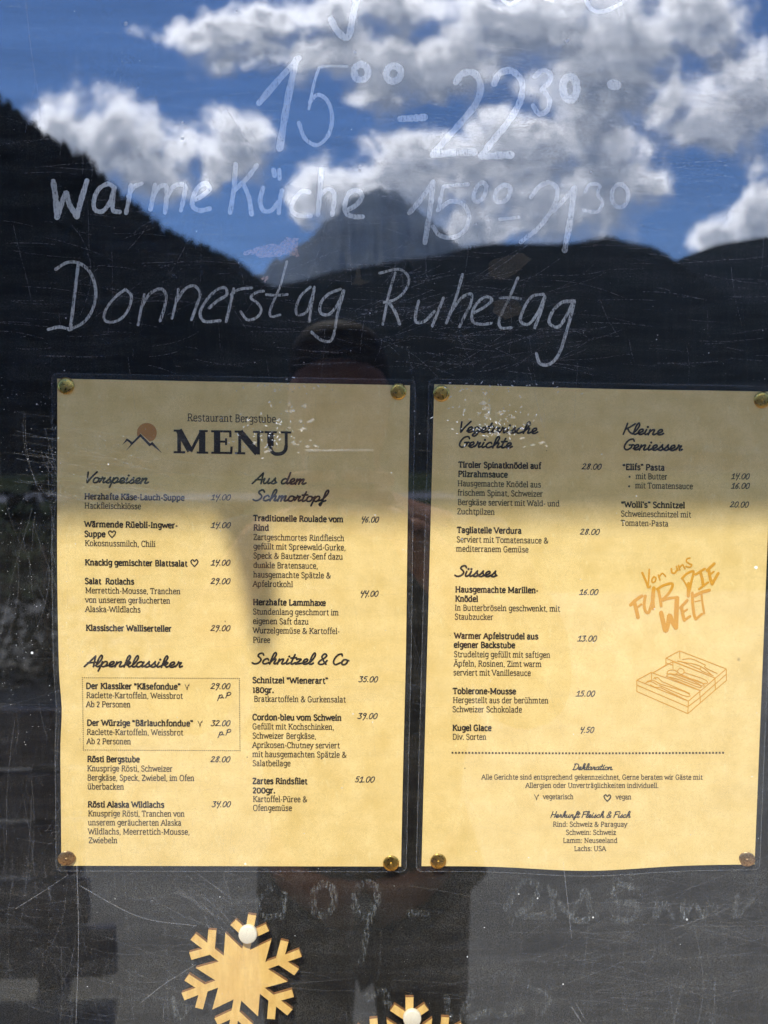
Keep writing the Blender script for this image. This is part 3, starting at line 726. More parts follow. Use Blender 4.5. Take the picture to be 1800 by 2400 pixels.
for i in range(82):
    x = (977.5+(1562-977.5)*i/81)*K; y = (1626+1.2*math.sin(i/81*3.1))*K; p.poly([(x-2.2, y-2.2), (x+2.2, y-2.2), (x+2.2, y+2.2), (x-2.2, y+2.2)])
into(p.build('dotted_rule', MAT['inkbody']), root)
into(leafm(pl, 1159, 1722), root); into(heart(pl, 1312, 1724, 0.95), root)
# slogan, brush lettering traced at its place
C4 = lambda x, y: (1360+x/3.7705, 1280+y/3.7705)
def traced(name, m, root, pl, C, strokes, sc, sub=5, rough=0.0):
    p = Pen(pl)
    for w, s in strokes:
        pts = [tuple(map(float, q.split(','))) for q in s.split()]
        p.stroke([C(*q) for q in (crom(pts, sub) if len(pts) > 2 else pts)], w*sc, rough=rough)
    return into(p.build(name, m), root)
k4 = 1/3.7705
traced('slogan', MAT['inkorange'], root, pl, C4, [
 (20, "548,235 580,310 600,365"), (16, "610,205 605,290 598,355"), (15, "650,270 632,300 640,322 662,310 668,280 650,270"), (15, "690,255 705,300"), (14, "695,275 725,240 740,250 755,268"),
 (17, "805,200 812,235 835,238 855,210"), (15, "850,180 862,215"), (14, "868,170 880,212"), (14, "875,190 905,165 915,180 925,200"), (15, "970,105 945,112 938,135 965,155 985,165 970,185 935,180"),
 (30, "445,520 500,470 545,440"), (34, "475,490 495,560 510,630"), (20, "490,550 540,515"),
 (27, "575,440 565,520 580,580 600,590 625,530 650,440"), (34, "650,370 640,460 645,550"), (14, "615,365 618,352"),
 (26, "690,390 705,460 715,530"), (24, "680,380 740,345 815,332 800,390 740,460 720,470"), (24, "730,480 790,460 865,455"), 
 (15, "905,290 930,330 945,360"), (22, "900,285 940,245 1000,222 985,300 960,420"), (30, "958,330 955,440"),
 (22, "1020,250 1100,200"), (26, "1062,230 1080,300 1085,345"), (20, "1050,380 1130,320"),
 (26, "1120,215 1185,155"), (28, "1135,210 1150,290 1165,335"), (17, "1145,255 1180,225"), (26, "1165,335 1220,240"),
 (40, "715,590 735,680 755,750 775,690 790,610 810,660 845,720"), (42, "855,460 850,560 845,720"),
 (26, "885,545 945,480"), (30, "895,540 905,600 920,655"), (18, "900,590 945,560"), (24, "920,655 970,620"),
 (27, "990,415 995,520 1010,620 1022,645"), (24, "1022,645 1075,600"), (30, "1010,440 1070,410 1140,390"), (20, "1070,415 1080,500 1095,595"), (12, "1015,490 1060,480"),
], k4)
traced('cutlery_drawing', MAT['inkorange'], root, pl, C4, [(8, s) for s in (
 "500,1185 500,1285", "500,1285 950,1480", "950,1480 1293,1185", "1293,1185 1290,1085", "1290,1085 878,925", "878,925 757,990", "757,990 757,1050", "757,1050 650,1115", "628,1115 500,1185",
 "500,1185 955,1370", "955,1370 1290,1085", "955,1370 950,1480", "500,1228 950,1420", "950,1420 1055,1340", "1055,1340 1293,1130", "628,1115 1055,1275", "628,1115 630,1180", "818,1020 650,1115",
 "818,1020 1190,1165", "818,1020 820,1080", "757,990 1190,1165", "1055,1275 1062,1385", "1190,1165 1195,1270", "878,925 880,990", "757,1030 815,1050", "760,1150 1060,1275",
 "860,1015 1060,1060 1170,1145", "905,1000 980,995 1105,1050", "1105,1050 1100,1068 1210,1125", "1065,1070 1060,1090 1175,1145", "860,1015 905,1025 1060,1090",
 "860,1100 880,1078 915,1095 912,1125 880,1130 860,1110", "765,1125 780,1100 830,1095 860,1115 840,1130 800,1130 765,1125", "915,1115 1110,1185 1125,1205 1100,1215 880,1130", "840,1130 1080,1210 1095,1235 1060,1230 800,1130", "760,1150 790,1125 1050,1220 1070,1250 830,1165 770,1155",
 "575,1210 620,1195 680,1225", "590,1195 640,1185 700,1215", "650,1170 680,1160 720,1195", "655,1160 670,1175", "700,1215 960,1305 970,1325 950,1330 700,1230", "720,1195 965,1300", "620,1225 660,1245 720,1250", "640,1235 670,1250", "720,1255 940,1360", "770,1280 860,1325",
)], k4, sub=4)

# ------------------------------------------------------------------ chalkboard with chalk writing
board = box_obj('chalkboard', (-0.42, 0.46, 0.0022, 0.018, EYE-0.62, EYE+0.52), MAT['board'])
tag(board, 'scratched black chalkboard behind the pane carrying handwritten opening hours and both menus', 'chalkboard')
pb = lambda px, py, e=0.0: P(px, py, 0.0019-e)
Q = 1/1.8433
CA = lambda x, y: (x*Q, y*Q)
CB = lambda x, y: (900+x*Q, y*Q)
CC = lambda x, y: (x*Q, 380+y*Q)
CD = lambda x, y: (900+x*Q, 380+y*Q)
def ell(cx, cy, rx, ry, tilt=0.0, turns=1.05):
    o = []
    for i in range(13):
        a = -1.4+6.2832*turns*i/12; x, y = rx*math.cos(a), ry*math.sin(a)
        o.append("%.0f,%.0f" % (cx+x-tilt*y, cy+y))
    return ' '.join(o)
def chalkline(name, C, strokes, m='chalk', label=None, k=Q):
    p = Pen(pb)
    for w, s in strokes:
        pts = [tuple(map(float, q.split(','))) for q in s.split()]
        pts = [(a+(rnd.random()-.5)*3, b+(rnd.random()-.5)*3) for a, b in pts]
        p.stroke([C(*q) for q in crom(pts, 7)], w*k*1.12, rough=0.28)
    o = p.build(name, MAT[m], board)
    if label: o['label'] = label
    return o
chalkline('chalk_writing', CA, [(26, "1430,85 1455,130 1500,165 1528,60 1545,-20"), (24, "1120,445 1200,350 1290,250"), (26, "1280,255 1245,420 1207,640"), (11, "1378,292 1360,350 1335,470"), (9, "1378,292 1420,285 1500,287"), (15, "1338,440 1372,408 1412,432 1435,510 1415,590 1370,626 1320,600 1290,530"), (26, ell(1560, 312, 30, 34)), (26, ell(1700, 318, 32, 34))], label='white chalk 15 with two raised zeros')
chalkline('chalk_dash', CB, [(26, "70,513 120,510 176,508")])
chalkline('chalk_dot', CB, [(40, "985,365 1004,366")])
chalkline('chalk_writing', CB, [(14, "500,-10 545,18 590,-8"), (16, "862,-20 900,42 950,50 1022,18"), (12, "690,-5 730,4")], label='lower ends of white chalk letters cut off by the upper edge')
chalkline('chalk_writing', CB, [(25, "310,355 340,318 390,316 418,370 400,440 340,520 260,610 212,668"), (28, "212,668 300,660 388,656"), (25, "475,362 500,316 550,305 595,350 590,430 540,520 470,610 422,672"), (28, "422,674 490,672 550,668"), (19, "652,332 680,306 715,318 715,352 680,388 690,396 716,432 700,482 670,490 645,458"), (30, ell(803, 380, 30, 50)),], label='white chalk 22 with a raised 30')
chalkline('chalk_writing', CC, [(21, "230,85 240,150 248,238"), (20, "248,235 270,165 285,132 300,180 330,235"), (21, "332,235 352,160 375,82"), (17, "490,108 470,93 430,115 405,170 412,206 440,214 472,180 495,112"), (17, "495,112 488,170 490,208 516,214"), (17, "565,100 558,150 545,218"), (16, "555,150 580,106 612,92"), (17, "668,98 660,150 650,205"), (17, "655,165 690,106 715,102 720,140 714,216"), (17, "717,160 755,102 796,102 796,150 780,208"), (18, "838,165 880,142 906,112 890,93 860,105 835,150 832,190 860,209 906,202")], label='white chalk word Warme')
chalkline('chalk_writing', CC, [(19, "1018,10 1010,110 995,216"), (18, "1110,15 1065,70 1012,122"), (18, "1050,92 1074,150 1086,226"), (18, "1182,32 1186,60"), (18, "1206,36 1207,70"), (17, "1135,110 1125,170 1140,210 1170,210 1202,172"), (17, "1218,122 1206,180 1205,220"), (17, "1336,130 1305,126 1270,165 1258,205 1285,228 1342,232"), (18, "1388,30 1385,100 1375,226"), (17, "1380,152 1415,116 1440,130 1445,170 1435,226"), (18, "1500,208 1540,182 1565,150 1550,123 1515,130 1490,180 1495,220 1530,236 1566,236")], label='white chalk word Küche')
chalkline('chalk_writing', CD, [(19, "110,220 160,160 212,86"), (20, "212,86 200,200 178,346"), (15, "255,108 244,150 235,202"), (14, "255,107 300,100 362,95"), (17, "232,206 290,170 340,180 366,230 350,292 300,326 240,316 212,280"), (16, ell(415, 130, 24, 42, 0.3)), (17, ell(512, 136, 32, 38, 0.3)), (12, "500,246 540,242 582,238"), (17, "636,150 665,110 710,88 746,110 746,160 710,230 660,290 590,345"), (17, "730,212 780,160 822,110"), (22, "822,110 805,250 782,382"), (13, "870,130 890,97 930,100 922,140 946,172 922,214 862,208"), (16, ell(1020, 145, 36, 50))], 'chalkfaint', label='faint chalk 15 and 21 with raised zeros and 30')
chalkline('chalk_writing', CC, [(12, "340,433 325,550 305,722"), (12, "240,462 290,434 340,435 385,470 412,550 402,630 362,690 300,724"), (12, "210,722 255,712 300,722"), (10, "543,550 500,580 455,640 450,680 482,692 530,670 562,620 566,575 540,550"), (10, "622,572 610,630 597,702"), (11, "612,625 650,566 700,548 718,575 710,630 692,686"), (10, "770,550 756,620 742,674"), (11, "765,600 800,546 840,536 866,565 850,620 828,680"), (11, "905,630 940,600 980,570 975,545 940,550 890,600 865,655 880,685 950,686"), (11, "1010,548 995,620 978,688"), (11, "1000,572 1030,550 1086,544"), (10, "1140,556 1110,560 1085,585 1112,610 1130,640 1110,670 1070,680 1040,646"), (9, "1238,430 1212,530 1165,650 1170,668 1210,660"), (10, "1150,571 1195,574 1242,571"), (10, "1342,540 1300,575 1280,620 1285,660 1320,650 1345,600 1360,538 1350,600 1334,690"), (11, "1470,550 1420,570 1385,610 1386,650 1420,658 1460,610 1486,550 1460,650 1428,772 1390,770 1345,734")], 'chalkthin', label='thin chalk word Donnerstag')
chalkline('chalk_writing', CD, [(10, "48,478 25,560 -5,700"), (10, "-20,480 70,464 106,500 90,558 45,595 -2,606"), (12, "22,604 50,650 68,700"), (11, "150,600 138,650 140,690 172,690 218,645"), (11, "256,588 235,640 210,708"), (11, "340,485 310,590 270,694"), (11, "285,650 340,580 376,570 376,610 350,660 325,712"), (11, "388,652 440,622 466,595 445,580 410,600 380,650 385,690 420,702 462,696"), (10, "580,500 545,580 495,690 505,716 550,714"), (10, "500,588 550,584 592,590"), (11, "690,570 640,580 600,640 590,690 622,702 665,650 696,578 680,640 652,716"), (12, "820,598 770,605 725,650 715,695 750,712 790,660 822,598 790,720 750,840 710,876 675,870 658,828")], 'chalkthin', label='thin chalk word Ruhetag')
CE = lambda x, y: (300+x/1.659, 2000+y/1.659)
for one in [(26, ell(760, 180, 42, 62, 0.1)), (26, ell(925, 180, 46, 66, 0.1)), (22, "975,130 930,300 905,420"), (24, "1095,230 1160,232"), (24, "1470,215 1540,110 1600,130 1560,200 1480,260"), (22, "1530,245 1620,245"), (22, "1720,245 1760,265 1820,240"), (30, "930,560 990,540 1010,590"), (24, "1240,560 1250,640"), (24, "1340,540 1300,640 1420,610"), (24, "1440,630 1530,615"), (20, "560,130 510,180 520,240 590,235 610,150 600,250"), (20, "1640,130 1655,250"), (20, "1655,150 1720,240 1780,140 1800,250"), (22, "1985,140 1900,120 1890,180 1980,200 1960,260 1880,250"), (18, "2060,180 2050,250 2090,190 2120,250"), (18, "2160,180 2160,255 2200,190 2235,250 2260,190 2290,250"), (18, "2370,160 2360,250 2430,180"), (18, "170,560 200,640 260,560"), (18, "1560,520 1640,560 1600,640")]:
    chalkline('chalk_smudge', CE, [one], 'ghost', label='wiped remains of an older chalk figure', k=1/1.659)
def patch(name, C, pts, m, label):
    p = Pen(lambda px, py, e=0.0: P(px, py, 0.0012-e))
    q = [tuple(map(float, a.split(','))) for a in pts.split()]
    rr = []
    for (ax, ay), (bx, by) in zip(q, q[1:]+q[:1]):
        for i in range(5):
            rr.append((ax+(bx-ax)*i/5+(rnd.random()-.5)*9, ay+(by-ay)*i/5+(rnd.random()-.5)*9))
    p.poly([C(*a) for a in rr]); o = p.build(name, MAT[m], board); o['label'] = label; return o
patch('worn_patch', CC, "1050,385 1100,375 1130,360 1200,355 1240,325 1290,330 1290,410 1240,400 1190,410 1130,415 1100,400 1060,405", 'peel', 'reddish bare patch')
patch('worn_patch', CD, "455,430 520,405 600,395 640,420 600,455 540,500 480,505 450,480", 'peeldark', 'brown tape residue')
patch('worn_patch', CD, "480,600 560,590 600,620 580,660 520,680 470,650", 'peeldark', 'brown tape residue')
patch('worn_patch', CC, "1530,500 1545,440 1560,450 1560,510 1600,515 1560,530 1520,525", 'peeldark', 'brown tape residue')
patch('worn_patch', CC, "1130,500 1155,490 1160,505 1140,520", 'peel', 'reddish bare patch')

# ------------------------------------------------------------------ drawing pins, wooden pins, snowflakes
def lathe(name, prof, mat_, parent, n=28, smooth=True):      # profile (radius, out) ; axis along -Y
    v, f = [], []
    for r, h in prof:
        for i in range(n):
            a = 6.28318*i/n; v.append((r*math.cos(a), -h, r*math.sin(a)))
    for j in range(len(prof)-1):
        for i in range(n):
            a, b = j*n+i, j*n+(i+1) % n
            f.append((a, b, b+n, a+n))
    v.append((0, -prof[-1][1], 0)); c = len(v)-1; j = (len(prof)-1)*n
    for i in range(n): f.append((j+i, j+(i+1) % n, c))
    return mesh_obj(name, v, f, mat_, parent, smooth)
PINS = [(154.5, 904, 0, 'brass', 'upper outer corner of the MENU sheet'), (934, 917.7, 0, 'brass', 'upper inner corner of the MENU sheet'), (155.8, 2011, 0, 'oldbrass', 'lower outer corner of the MENU sheet, dull and tilted'), (916.6, 2023, 0, 'brass', 'lower inner corner of the MENU sheet'),
        (1034.4, 921.9, 1, 'brass', 'upper inner corner of the dessert sheet'), (1785.7, 937, 1, 'brass', 'upper outer corner of the dessert sheet'), (1027, 2018.2, 1, 'brass', 'lower inner corner of the dessert sheet'), (1750, 2013.4, 1, 'oldbrass', 'lower outer corner of the dessert sheet, brown and tarnished')]
px2m = DIST/FPX
proto = {}
for i, (x, y, si, mm, where) in enumerate(PINS):
    h = SH[si].height(x, y)
    lift = 0.0016 if i == 2 else 0.0
    loc = Vector(P(x, y, -(h+0.0004+lift)))
    e = empty('drawing_pin', loc)
    tag(e, ('brass drawing pin in the ' if mm == 'brass' else 'old brass drawing pin in the ')+where, 'drawing pin', 'brass drawing pins holding the menus')
    r = 19.4*px2m
    if mm not in proto:
        capm = lathe('cap', [(r*0.96, 0.0), (r, 0.00025), (r*0.95, 0.0006), (r*0.7, 0.00085), (r*0.4, 0.0010), (r*0.22, 0.00105)], MAT[mm], e)
        st = lathe('centre_stud', [(r*0.19, 0.0010), (r*0.19, 0.0017), (r*0.13, 0.0019), (r*0.08, 0.0016)], MAT[mm], e, 16)
        sh = lathe('shank', [(0.0005, -0.006), (0.0005, 0.0005)], MAT[mm], e, 10)
        proto[mm] = (capm, st, sh)
    else:
        for o in proto[mm]:
            c = o.copy(); COL.objects.link(c); c.parent = e
    e.rotation_euler = (R(rnd.uniform(-7, 7)), rnd.uniform(0, 6), R(rnd.uniform(-7, 7))) if i not in (2, 7) else ((R(10), 0, R(14)) if i == 2 else (R(6), 0, R(-12)))

def flake_mesh(name, root, rot, tilt_px):
    rad = 1/4.608*px2m*(1/1.0)
    pts = []
    for k in range(6):
        th = rot+60*k
        def pt(a, p):
            A = R(th); ux, uz = math.sin(A), math.cos(A); vx, vz = math.cos(A), -math.sin(A)
            return ((a*ux+p*vx)*rad, (a*uz+p*vz)*rad)
        sa = R(th-30); pts.append((510*math.sin(sa)*rad, 510*math.cos(sa)*rad))
        for a, q in ((292, -43), (417, -43), (537, -215), (609, -165), (524, -43), (688, -45), (688, 45), (524, 43), (609, 165), (537, 215), (417, 43), (292, 43)):
            pts.append(pt(a, q))
    n = len(pts)
    v = [(x, -0.0011, z) for x, z in pts]+[(x, 0.0011, z) for x, z in pts]
    # front/back faces: fan-safe triangulation through bmesh ngon tessellation
    f = [tuple(range(n)), tuple(range(2*n-1, n-1, -1))]+[(i, n+i, n+(i+1) % n, (i+1) % n) for i in range(n)]
    me = bpy.data.meshes.new(name); me.from_pydata(v, [], f); me.materials.append(MAT['ply']); me.materials.append(MAT['burnt'])
    for i, pl_ in enumerate(me.polygons): pl_.material_index = 0 if i < 2 else 1
    import bmesh
    bm = bmesh.new(); bm.from_mesh(me); bmesh.ops.triangulate(bm, faces=[q for q in bm.faces if len(q.verts) > 4]); bmesh.ops.recalc_face_normals(bm, faces=bm.faces); bm.to_mesh(me); bm.free()
    o = bpy.data.objects.new(name, me); COL.objects.link(o)
    return o
for (x, y, rot, px_, py_, lab, lab2) in ((567.3, 2281.9, 10.4, 582, 2185.7, 'plywood snowflake in full view hanging below the MENU sheet, turned slightly clockwise', 'pale wooden pin through the top arm of the fully visible snowflake'),
                        (959, 2474, 0.5, 965.6, 2382, 'plywood snowflake cut off by the bottom of the view, only its top arms showing', 'pale wooden pin through the top arm of the cut-off snowflake')):
    o = flake_mesh('snowflake', None, rot, 0); o.location = P(x, y, -0.0015)
    tag(o, lab, 'snowflake', 'plywood snowflakes')
    e = empty('wooden_pin', Vector(P(px_, py_, -0.0028))); tag(e, lab2, 'pin', 'pale wooden pins')
    r = 21.8*px2m
    lathe('pin_head', [(r*0.94, 0.0), (r, 0.0004), (r, 0.0024), (r*0.96, 0.0029), (r*0.88, 0.0031)], MAT['palewood'], e, 32)
    lathe('shank', [(0.0006, -0.007), (0.0006, 0.0003)], MAT['steel'], e, 10)

# ------------------------------------------------------------------ showcase: back frame and clear pane
X0, X1, Z0, Z1 = -0.42, 0.46, EYE-0.62, EYE+0.52
case = empty('display_case', (0.02, 0.0, Z0)); tag(case, 'shallow timber display case on the house wall holding the chalkboard', 'display case'); bpy.context.view_layer.update()
into(box_obj('side_rail', (X0-0.05, X0-0.001, PANE_Y-0.012, 0.02, Z0-0.05, Z1+0.05), MAT['wood'], None, 0.002), case)
into(box_obj('side_rail', (X1+0.001, X1+0.05, PANE_Y-0.012, 0.02, Z0-0.05, Z1+0.05), MAT['wood'], None, 0.002), case)
into(box_obj('bottom_rail', (X0, X1, PANE_Y-0.012, 0.02, Z0-0.05, Z0-0.001), MAT['wood'], None, 0.002), case)
into(box_obj('top_rail', (X0, X1, PANE_Y-0.012, 0.02, Z1+0.001, Z1+0.05), MAT['wood'], None, 0.002), case)
pane = box_obj('clear_pane', (X0+0.001, X1-0.001, PANE_Y, PANE_Y+0.003, Z0+0.001, Z1-0.001), MAT['pane'])
tag(pane, 'scratched clear acrylic pane over the chalkboard reflecting clouds and mountains', 'pane')
pp = lambda px, py, e=0.0: P(px, py, PANE_Y-0.00012-e)
pen = Pen(pp); pen2 = Pen(pp)
def scratch(p, x, y, ang, L, w, curve=0.0):
    pts = []; n = max(4, int(L/30)); a = ang
    for i in range(n+1):
        pts.append((x, y)); x += math.cos(a)*L/n; y += math.sin(a)*L/n; a += curve/n+(rnd.random()-.5)*0.10
    p.stroke(pts, w, cap=False, taper=(0.5, 0.4))
def batch(p, n, xr, yr, am, asd, lr, wr, c=0.3):
    for _ in range(n):
        scratch(p, rnd.uniform(*xr), rnd.uniform(*yr), R(rnd.gauss(am, asd)), rnd.uniform(*lr), rnd.uniform(*wr), rnd.gauss(0, c))
batch(pen2, 320, (-100, 1800), (0, 2400), 3, 9, (40, 420), (0.5, 1.1))           # wiping marks, near level
batch(pen2, 150, (-50, 1850), (0, 2400), 88, 8, (30, 260), (0.5, 1.1))
batch(pen, 60, (0, 560), (1750, 2400), 90, 8, (30, 300), (0.45, 1.0))
batch(pen2, 60, (0, 560), (1900, 2400), -35, 26, (40, 300), (0.5, 1.1), 0.6)
batch(pen, 26, (60, 500), (2030, 2330), 25, 16, (50, 360), (0.45, 1.0), 0.8)
batch(pen, 34, (380, 500), (2040, 2150), 40, 9, (60, 170), (0.45, 0.9), 0.3)
batch(pen2, 120, (0, 600), (1700, 2400), 60, 60, (8, 40), (0.6, 1.2), 0.8)
batch(pen2, 70, (1200, 1800), (2040, 2400), 95, 10, (50, 320), (0.6, 1.2))
batch(pen2, 70, (1150, 1800), (2100, 2400), -12, 14, (60, 420), (0.6, 1.3))
batch(pen, 45, (300, 1000), (150, 700), 0, 50, (30, 260), (0.6, 1.2), 0.5)
batch(pen2, 90, (950, 1700), (150, 560), 4, 7, (80, 420), (0.7, 1.6), 0.2)
batch(pen, 26, (20, 160), (950, 1700), 85, 14, (60, 300), (0.6, 1.2))
batch(pen2, 60, (20, 500), (960, 1160), 8, 6, (60, 360), (0.6, 1.4))
for s, w in (("530,255 572,320 600,370 620,412", 3.2), ("560,403 600,418 620,410", 2.4), ("610,432 655,390 640,330", 1.3), ("60,0 72,110 82,190 66,260 60,310", 2.4), ("86,190 92,260 96,330", 1.6), ("480,260 560,380 640,480", 1.3), ("690,600 800,520 900,430", 1.2),
             ("1225,330 1228,410 1260,408", 1.6), ("1080,560 1084,430 1092,390", 1.5), ("1128,410 1240,430 1340,445", 1.3), ("1350,520 1352,390", 1.0), ("180,2020 184,2200 178,2400", 1.8), ("36,2130 100,2090 160,2050", 1.6), ("185,2075 330,2150 460,2170", 1.8),
             ("330,2350 380,2310 460,2260", 1.6), ("1340,2360 1362,2395", 2.2), ("1350,2352 1372,2390", 1.4), ("1320,2020 1340,2200", 1.4)):
    q = [tuple(map(float, a.split(','))) for a in s.split()]
    pen.stroke(crom(q, 6), w, cap=False, taper=(1.0, 0.7))
o = pen.build('scratch_marks', MAT['scratch']); o.parent = pane
pen3 = Pen(pp)
batch(pen3, 420, (-40, 1840), (0, 860), 2, 6, (15, 170), (0.4, 0.9), 0.2)
batch(pen3, 200, (1000, 1800), (120, 480), 5, 5, (30, 300), (0.5, 1.1), 0.25)
batch(pen3, 120, (850, 1250), (0, 460), 4, 5, (20, 200), (0.5, 1.0), 0.2)
batch(pen3, 90, (150, 1000), (100, 800), -25, 35, (30, 240), (0.4, 0.8), 0.5)
batch(pen3, 60, (0, 1800), (100, 860), 86, 7, (30, 200), (0.4, 0.8), 0.2)
batch(pen3, 90, (820, 1300), (640, 880), -14, 12, (30, 200), (0.4, 0.9), 0.3)
o = pen3.build('scuff_marks', MAT['scuff']); o.parent = pane
o = pen2.build('wiping_marks', MAT['scratchfaint']); o.parent = pane
pen = Pen(pp)
for _ in range(900):
    x, y = rnd.uniform(0, 1800), rnd.uniform(0, 2400)
    pen.dot(x, y, 0.35+rnd.random()**8*1.4, 6)
for _ in range(190):
    x, y = rnd.uniform(0, 170), rnd.uniform(900, 1720); pen.dot(x, y, rnd.uniform(0.3, 0.9), 5)
for _ in range(110):
    x, y = rnd.gauss(250, 90), rnd.gauss(1060, 60); pen.dot(x, y, rnd.uniform(0.3, 0.9), 5)
for cx, cy_, sx_, sy_, n in ((630, 1010, 45, 26, 60), (1160, 975, 60, 30, 60), (690, 905, 60, 8, 26), (1200, 908, 90, 8, 30), (1160, 1000, 40, 14, 30)):
    for _ in range(n):
        x, y = rnd.gauss(cx, sx_), rnd.gauss(cy_, sy_); a = rnd.uniform(0, 6.28); L = rnd.uniform(2, 7)
        pen.stroke([(x, y), (x+L*math.cos(a), y+L*math.sin(a))], rnd.uniform(0.8, 1.8), cap=False)
for x, y, r in ((1080, 198, 3), (295, 55, 5), (555, 26, 3), (832, 122, 4), (843, 390, 4), (428, 325, 4), (428, 287, 3), (1330, 95, 5), (1772, 1330, 4), (1385, 403, 3), (1115, 525, 3), (575, 2025, 2.5), (1390, 2150, 2), (1610, 2155, 2.5), (75, 1530, 3)):
    pen.dot(x, y, r, 9)
o = pen.build('dust_specks', MAT['dust']); o.parent = pane
pen = Pen(pp)
def smear(cx, cy_, rx, ry, n):
    for _ in range(n):
        x, y = rnd.gauss(cx, rx), rnd.gauss(cy_, ry); r_ = rnd.uniform(1.5, 6); ph_ = rnd.uniform(0, 6)
        pen.poly([(x+r_*(0.6+0.5*math.sin(3*a_+ph_)+0.3*rnd.random())*math.cos(a_)*1.5, y+r_*(0.6+0.5*math.sin(2*a_+ph_)+0.3*rnd.random())*math.sin(a_)) for a_ in [6.2832*k/11 for k in range(11)]])
for q in ((690, 978, 24, 28, 15), (725, 1035, 30, 10, 8), (655, 1050, 40, 5, 8), (1168, 962, 30, 14, 11), (1200, 1010, 34, 16, 10), (1235, 1045, 20, 10, 5)): smear(*q)
o = pen.build('dried_smears', MAT['smear']); o.parent = pane

# ------------------------------------------------------------------ the house: wall, eave and an added pointed piece that shade the board
house = empty('house', (0, 0.3, 0)); tag(house, 'plastered house wall with an overhanging timber eave behind the display case', 'house'); bpy.context.view_layer.update()
into(box_obj('wall', (-4, 4, 0.025, 0.35, 0, 4.2), MAT['plaster']), house)
CAST_Y = -0.80
def caster(px, py):              # where something at y = CAST_Y must be to shade this spot of the paper
    q = P(px, py, -0.001); k = (q[1]-CAST_Y)/(math.cos(R(SUN_AZ))*math.cos(R(SUN_EL)))
    return q+np.array(sd)*k
ze = caster(1000, 1196)[2]
v, f = [], []
for x in (-4, 4): v += [(x, CAST_Y+0.012, ze+0.16), (x, 0.0245, ze+0.62), (x, 0.0245, ze+0.72), (x, CAST_Y+0.012, ze+0.26)]
f = [(0, 1, 2, 3), (7, 6, 5, 4), (0, 4, 5, 1), (1, 5, 6, 2), (2, 6, 7, 3), (3, 7, 4, 0)]
into(mesh_obj('roof_eave', v, f, MAT['wood']), house)
fas = into(box_obj('fascia_board', (-4, 4, CAST_Y-0.004, CAST_Y+0.010, ze, ze+0.27), MAT['wood']), house)
WED = [(415, 1178), (480, 1200), (520, 1240), (545, 1300), (570, 1400), (592, 1500), (614, 1556), (634, 1505), (650, 1430), (648, 1350), (632, 1280), (614, 1220), (602, 1178)]  # outline of the wedge shadow; the unseen piece is shaped from it
q = [caster(*a) for a in WED]
n = len(q)
v = [(a[0], CAST_Y-0.001, a[2]) for a in q]+[(a[0], CAST_Y+0.004, a[2]) for a in q]
f = [tuple(range(n)), tuple(range(2*n-1, n-1, -1))]+[(i, n+i, n+(i+1) % n, (i+1) % n) for i in range(n)]
o = mesh_obj('wedge_caster', v, f, MAT['wood']); o.parent = fas; o.matrix_parent_inverse = fas.matrix_parent_inverse @ Matrix.Identity(4); o.matrix_parent_inverse = Matrix.Translation((0, -0.3, 0)) @ Matrix.Identity(4) if False else (house.matrix_world @ fas.matrix_parent_inverse).inverted()
for dx in (-1.8, -0.9, 0.9, 1.8):  # added copies whose shadows fall outside the view
    c = o.copy(); COL.objects.link(c); c.location.x += dx

# ------------------------------------------------------------------ ground, road, mountains (seen in the pane)
GV = mesh_obj('ground', [(-15900, -23900, 0), (15900, -23900, 0), (15900, 400, 0), (-15900, 400, 0)], [(0, 1, 2, 3)], MAT['meadow']); tag(GV, kind='structure')
o = mesh_obj('bounce_strip', [(-14, -1.34, 0.012), (14, -1.34, 0.012), (14, 0.02, 0.012), (-14, 0.02, 0.012), (-14, -1.34, 0.004), (14, -1.34, 0.004)], [(0, 1, 2, 3), (4, 5, 1, 0)], MAT['bouncepaving']); tag(o, kind='structure')  # unseen strip added to bounce warm light onto the shaded paper
o = mesh_obj('pavement', [(-14, -9, 0.004), (14, -9, 0.004), (14, -1.34, 0.004), (-14, -1.34, 0.004)], [(0, 1, 2, 3)], MAT['asphalt']); tag(o, kind='structure')
o = mesh_obj('road', [(-70, -36, 0.004), (6, -44, 0.004), (6, -58, 0.004), (-90, -62, 0.004)], [(0, 1, 2, 3)], MAT['lane']); tag(o, kind='structure')

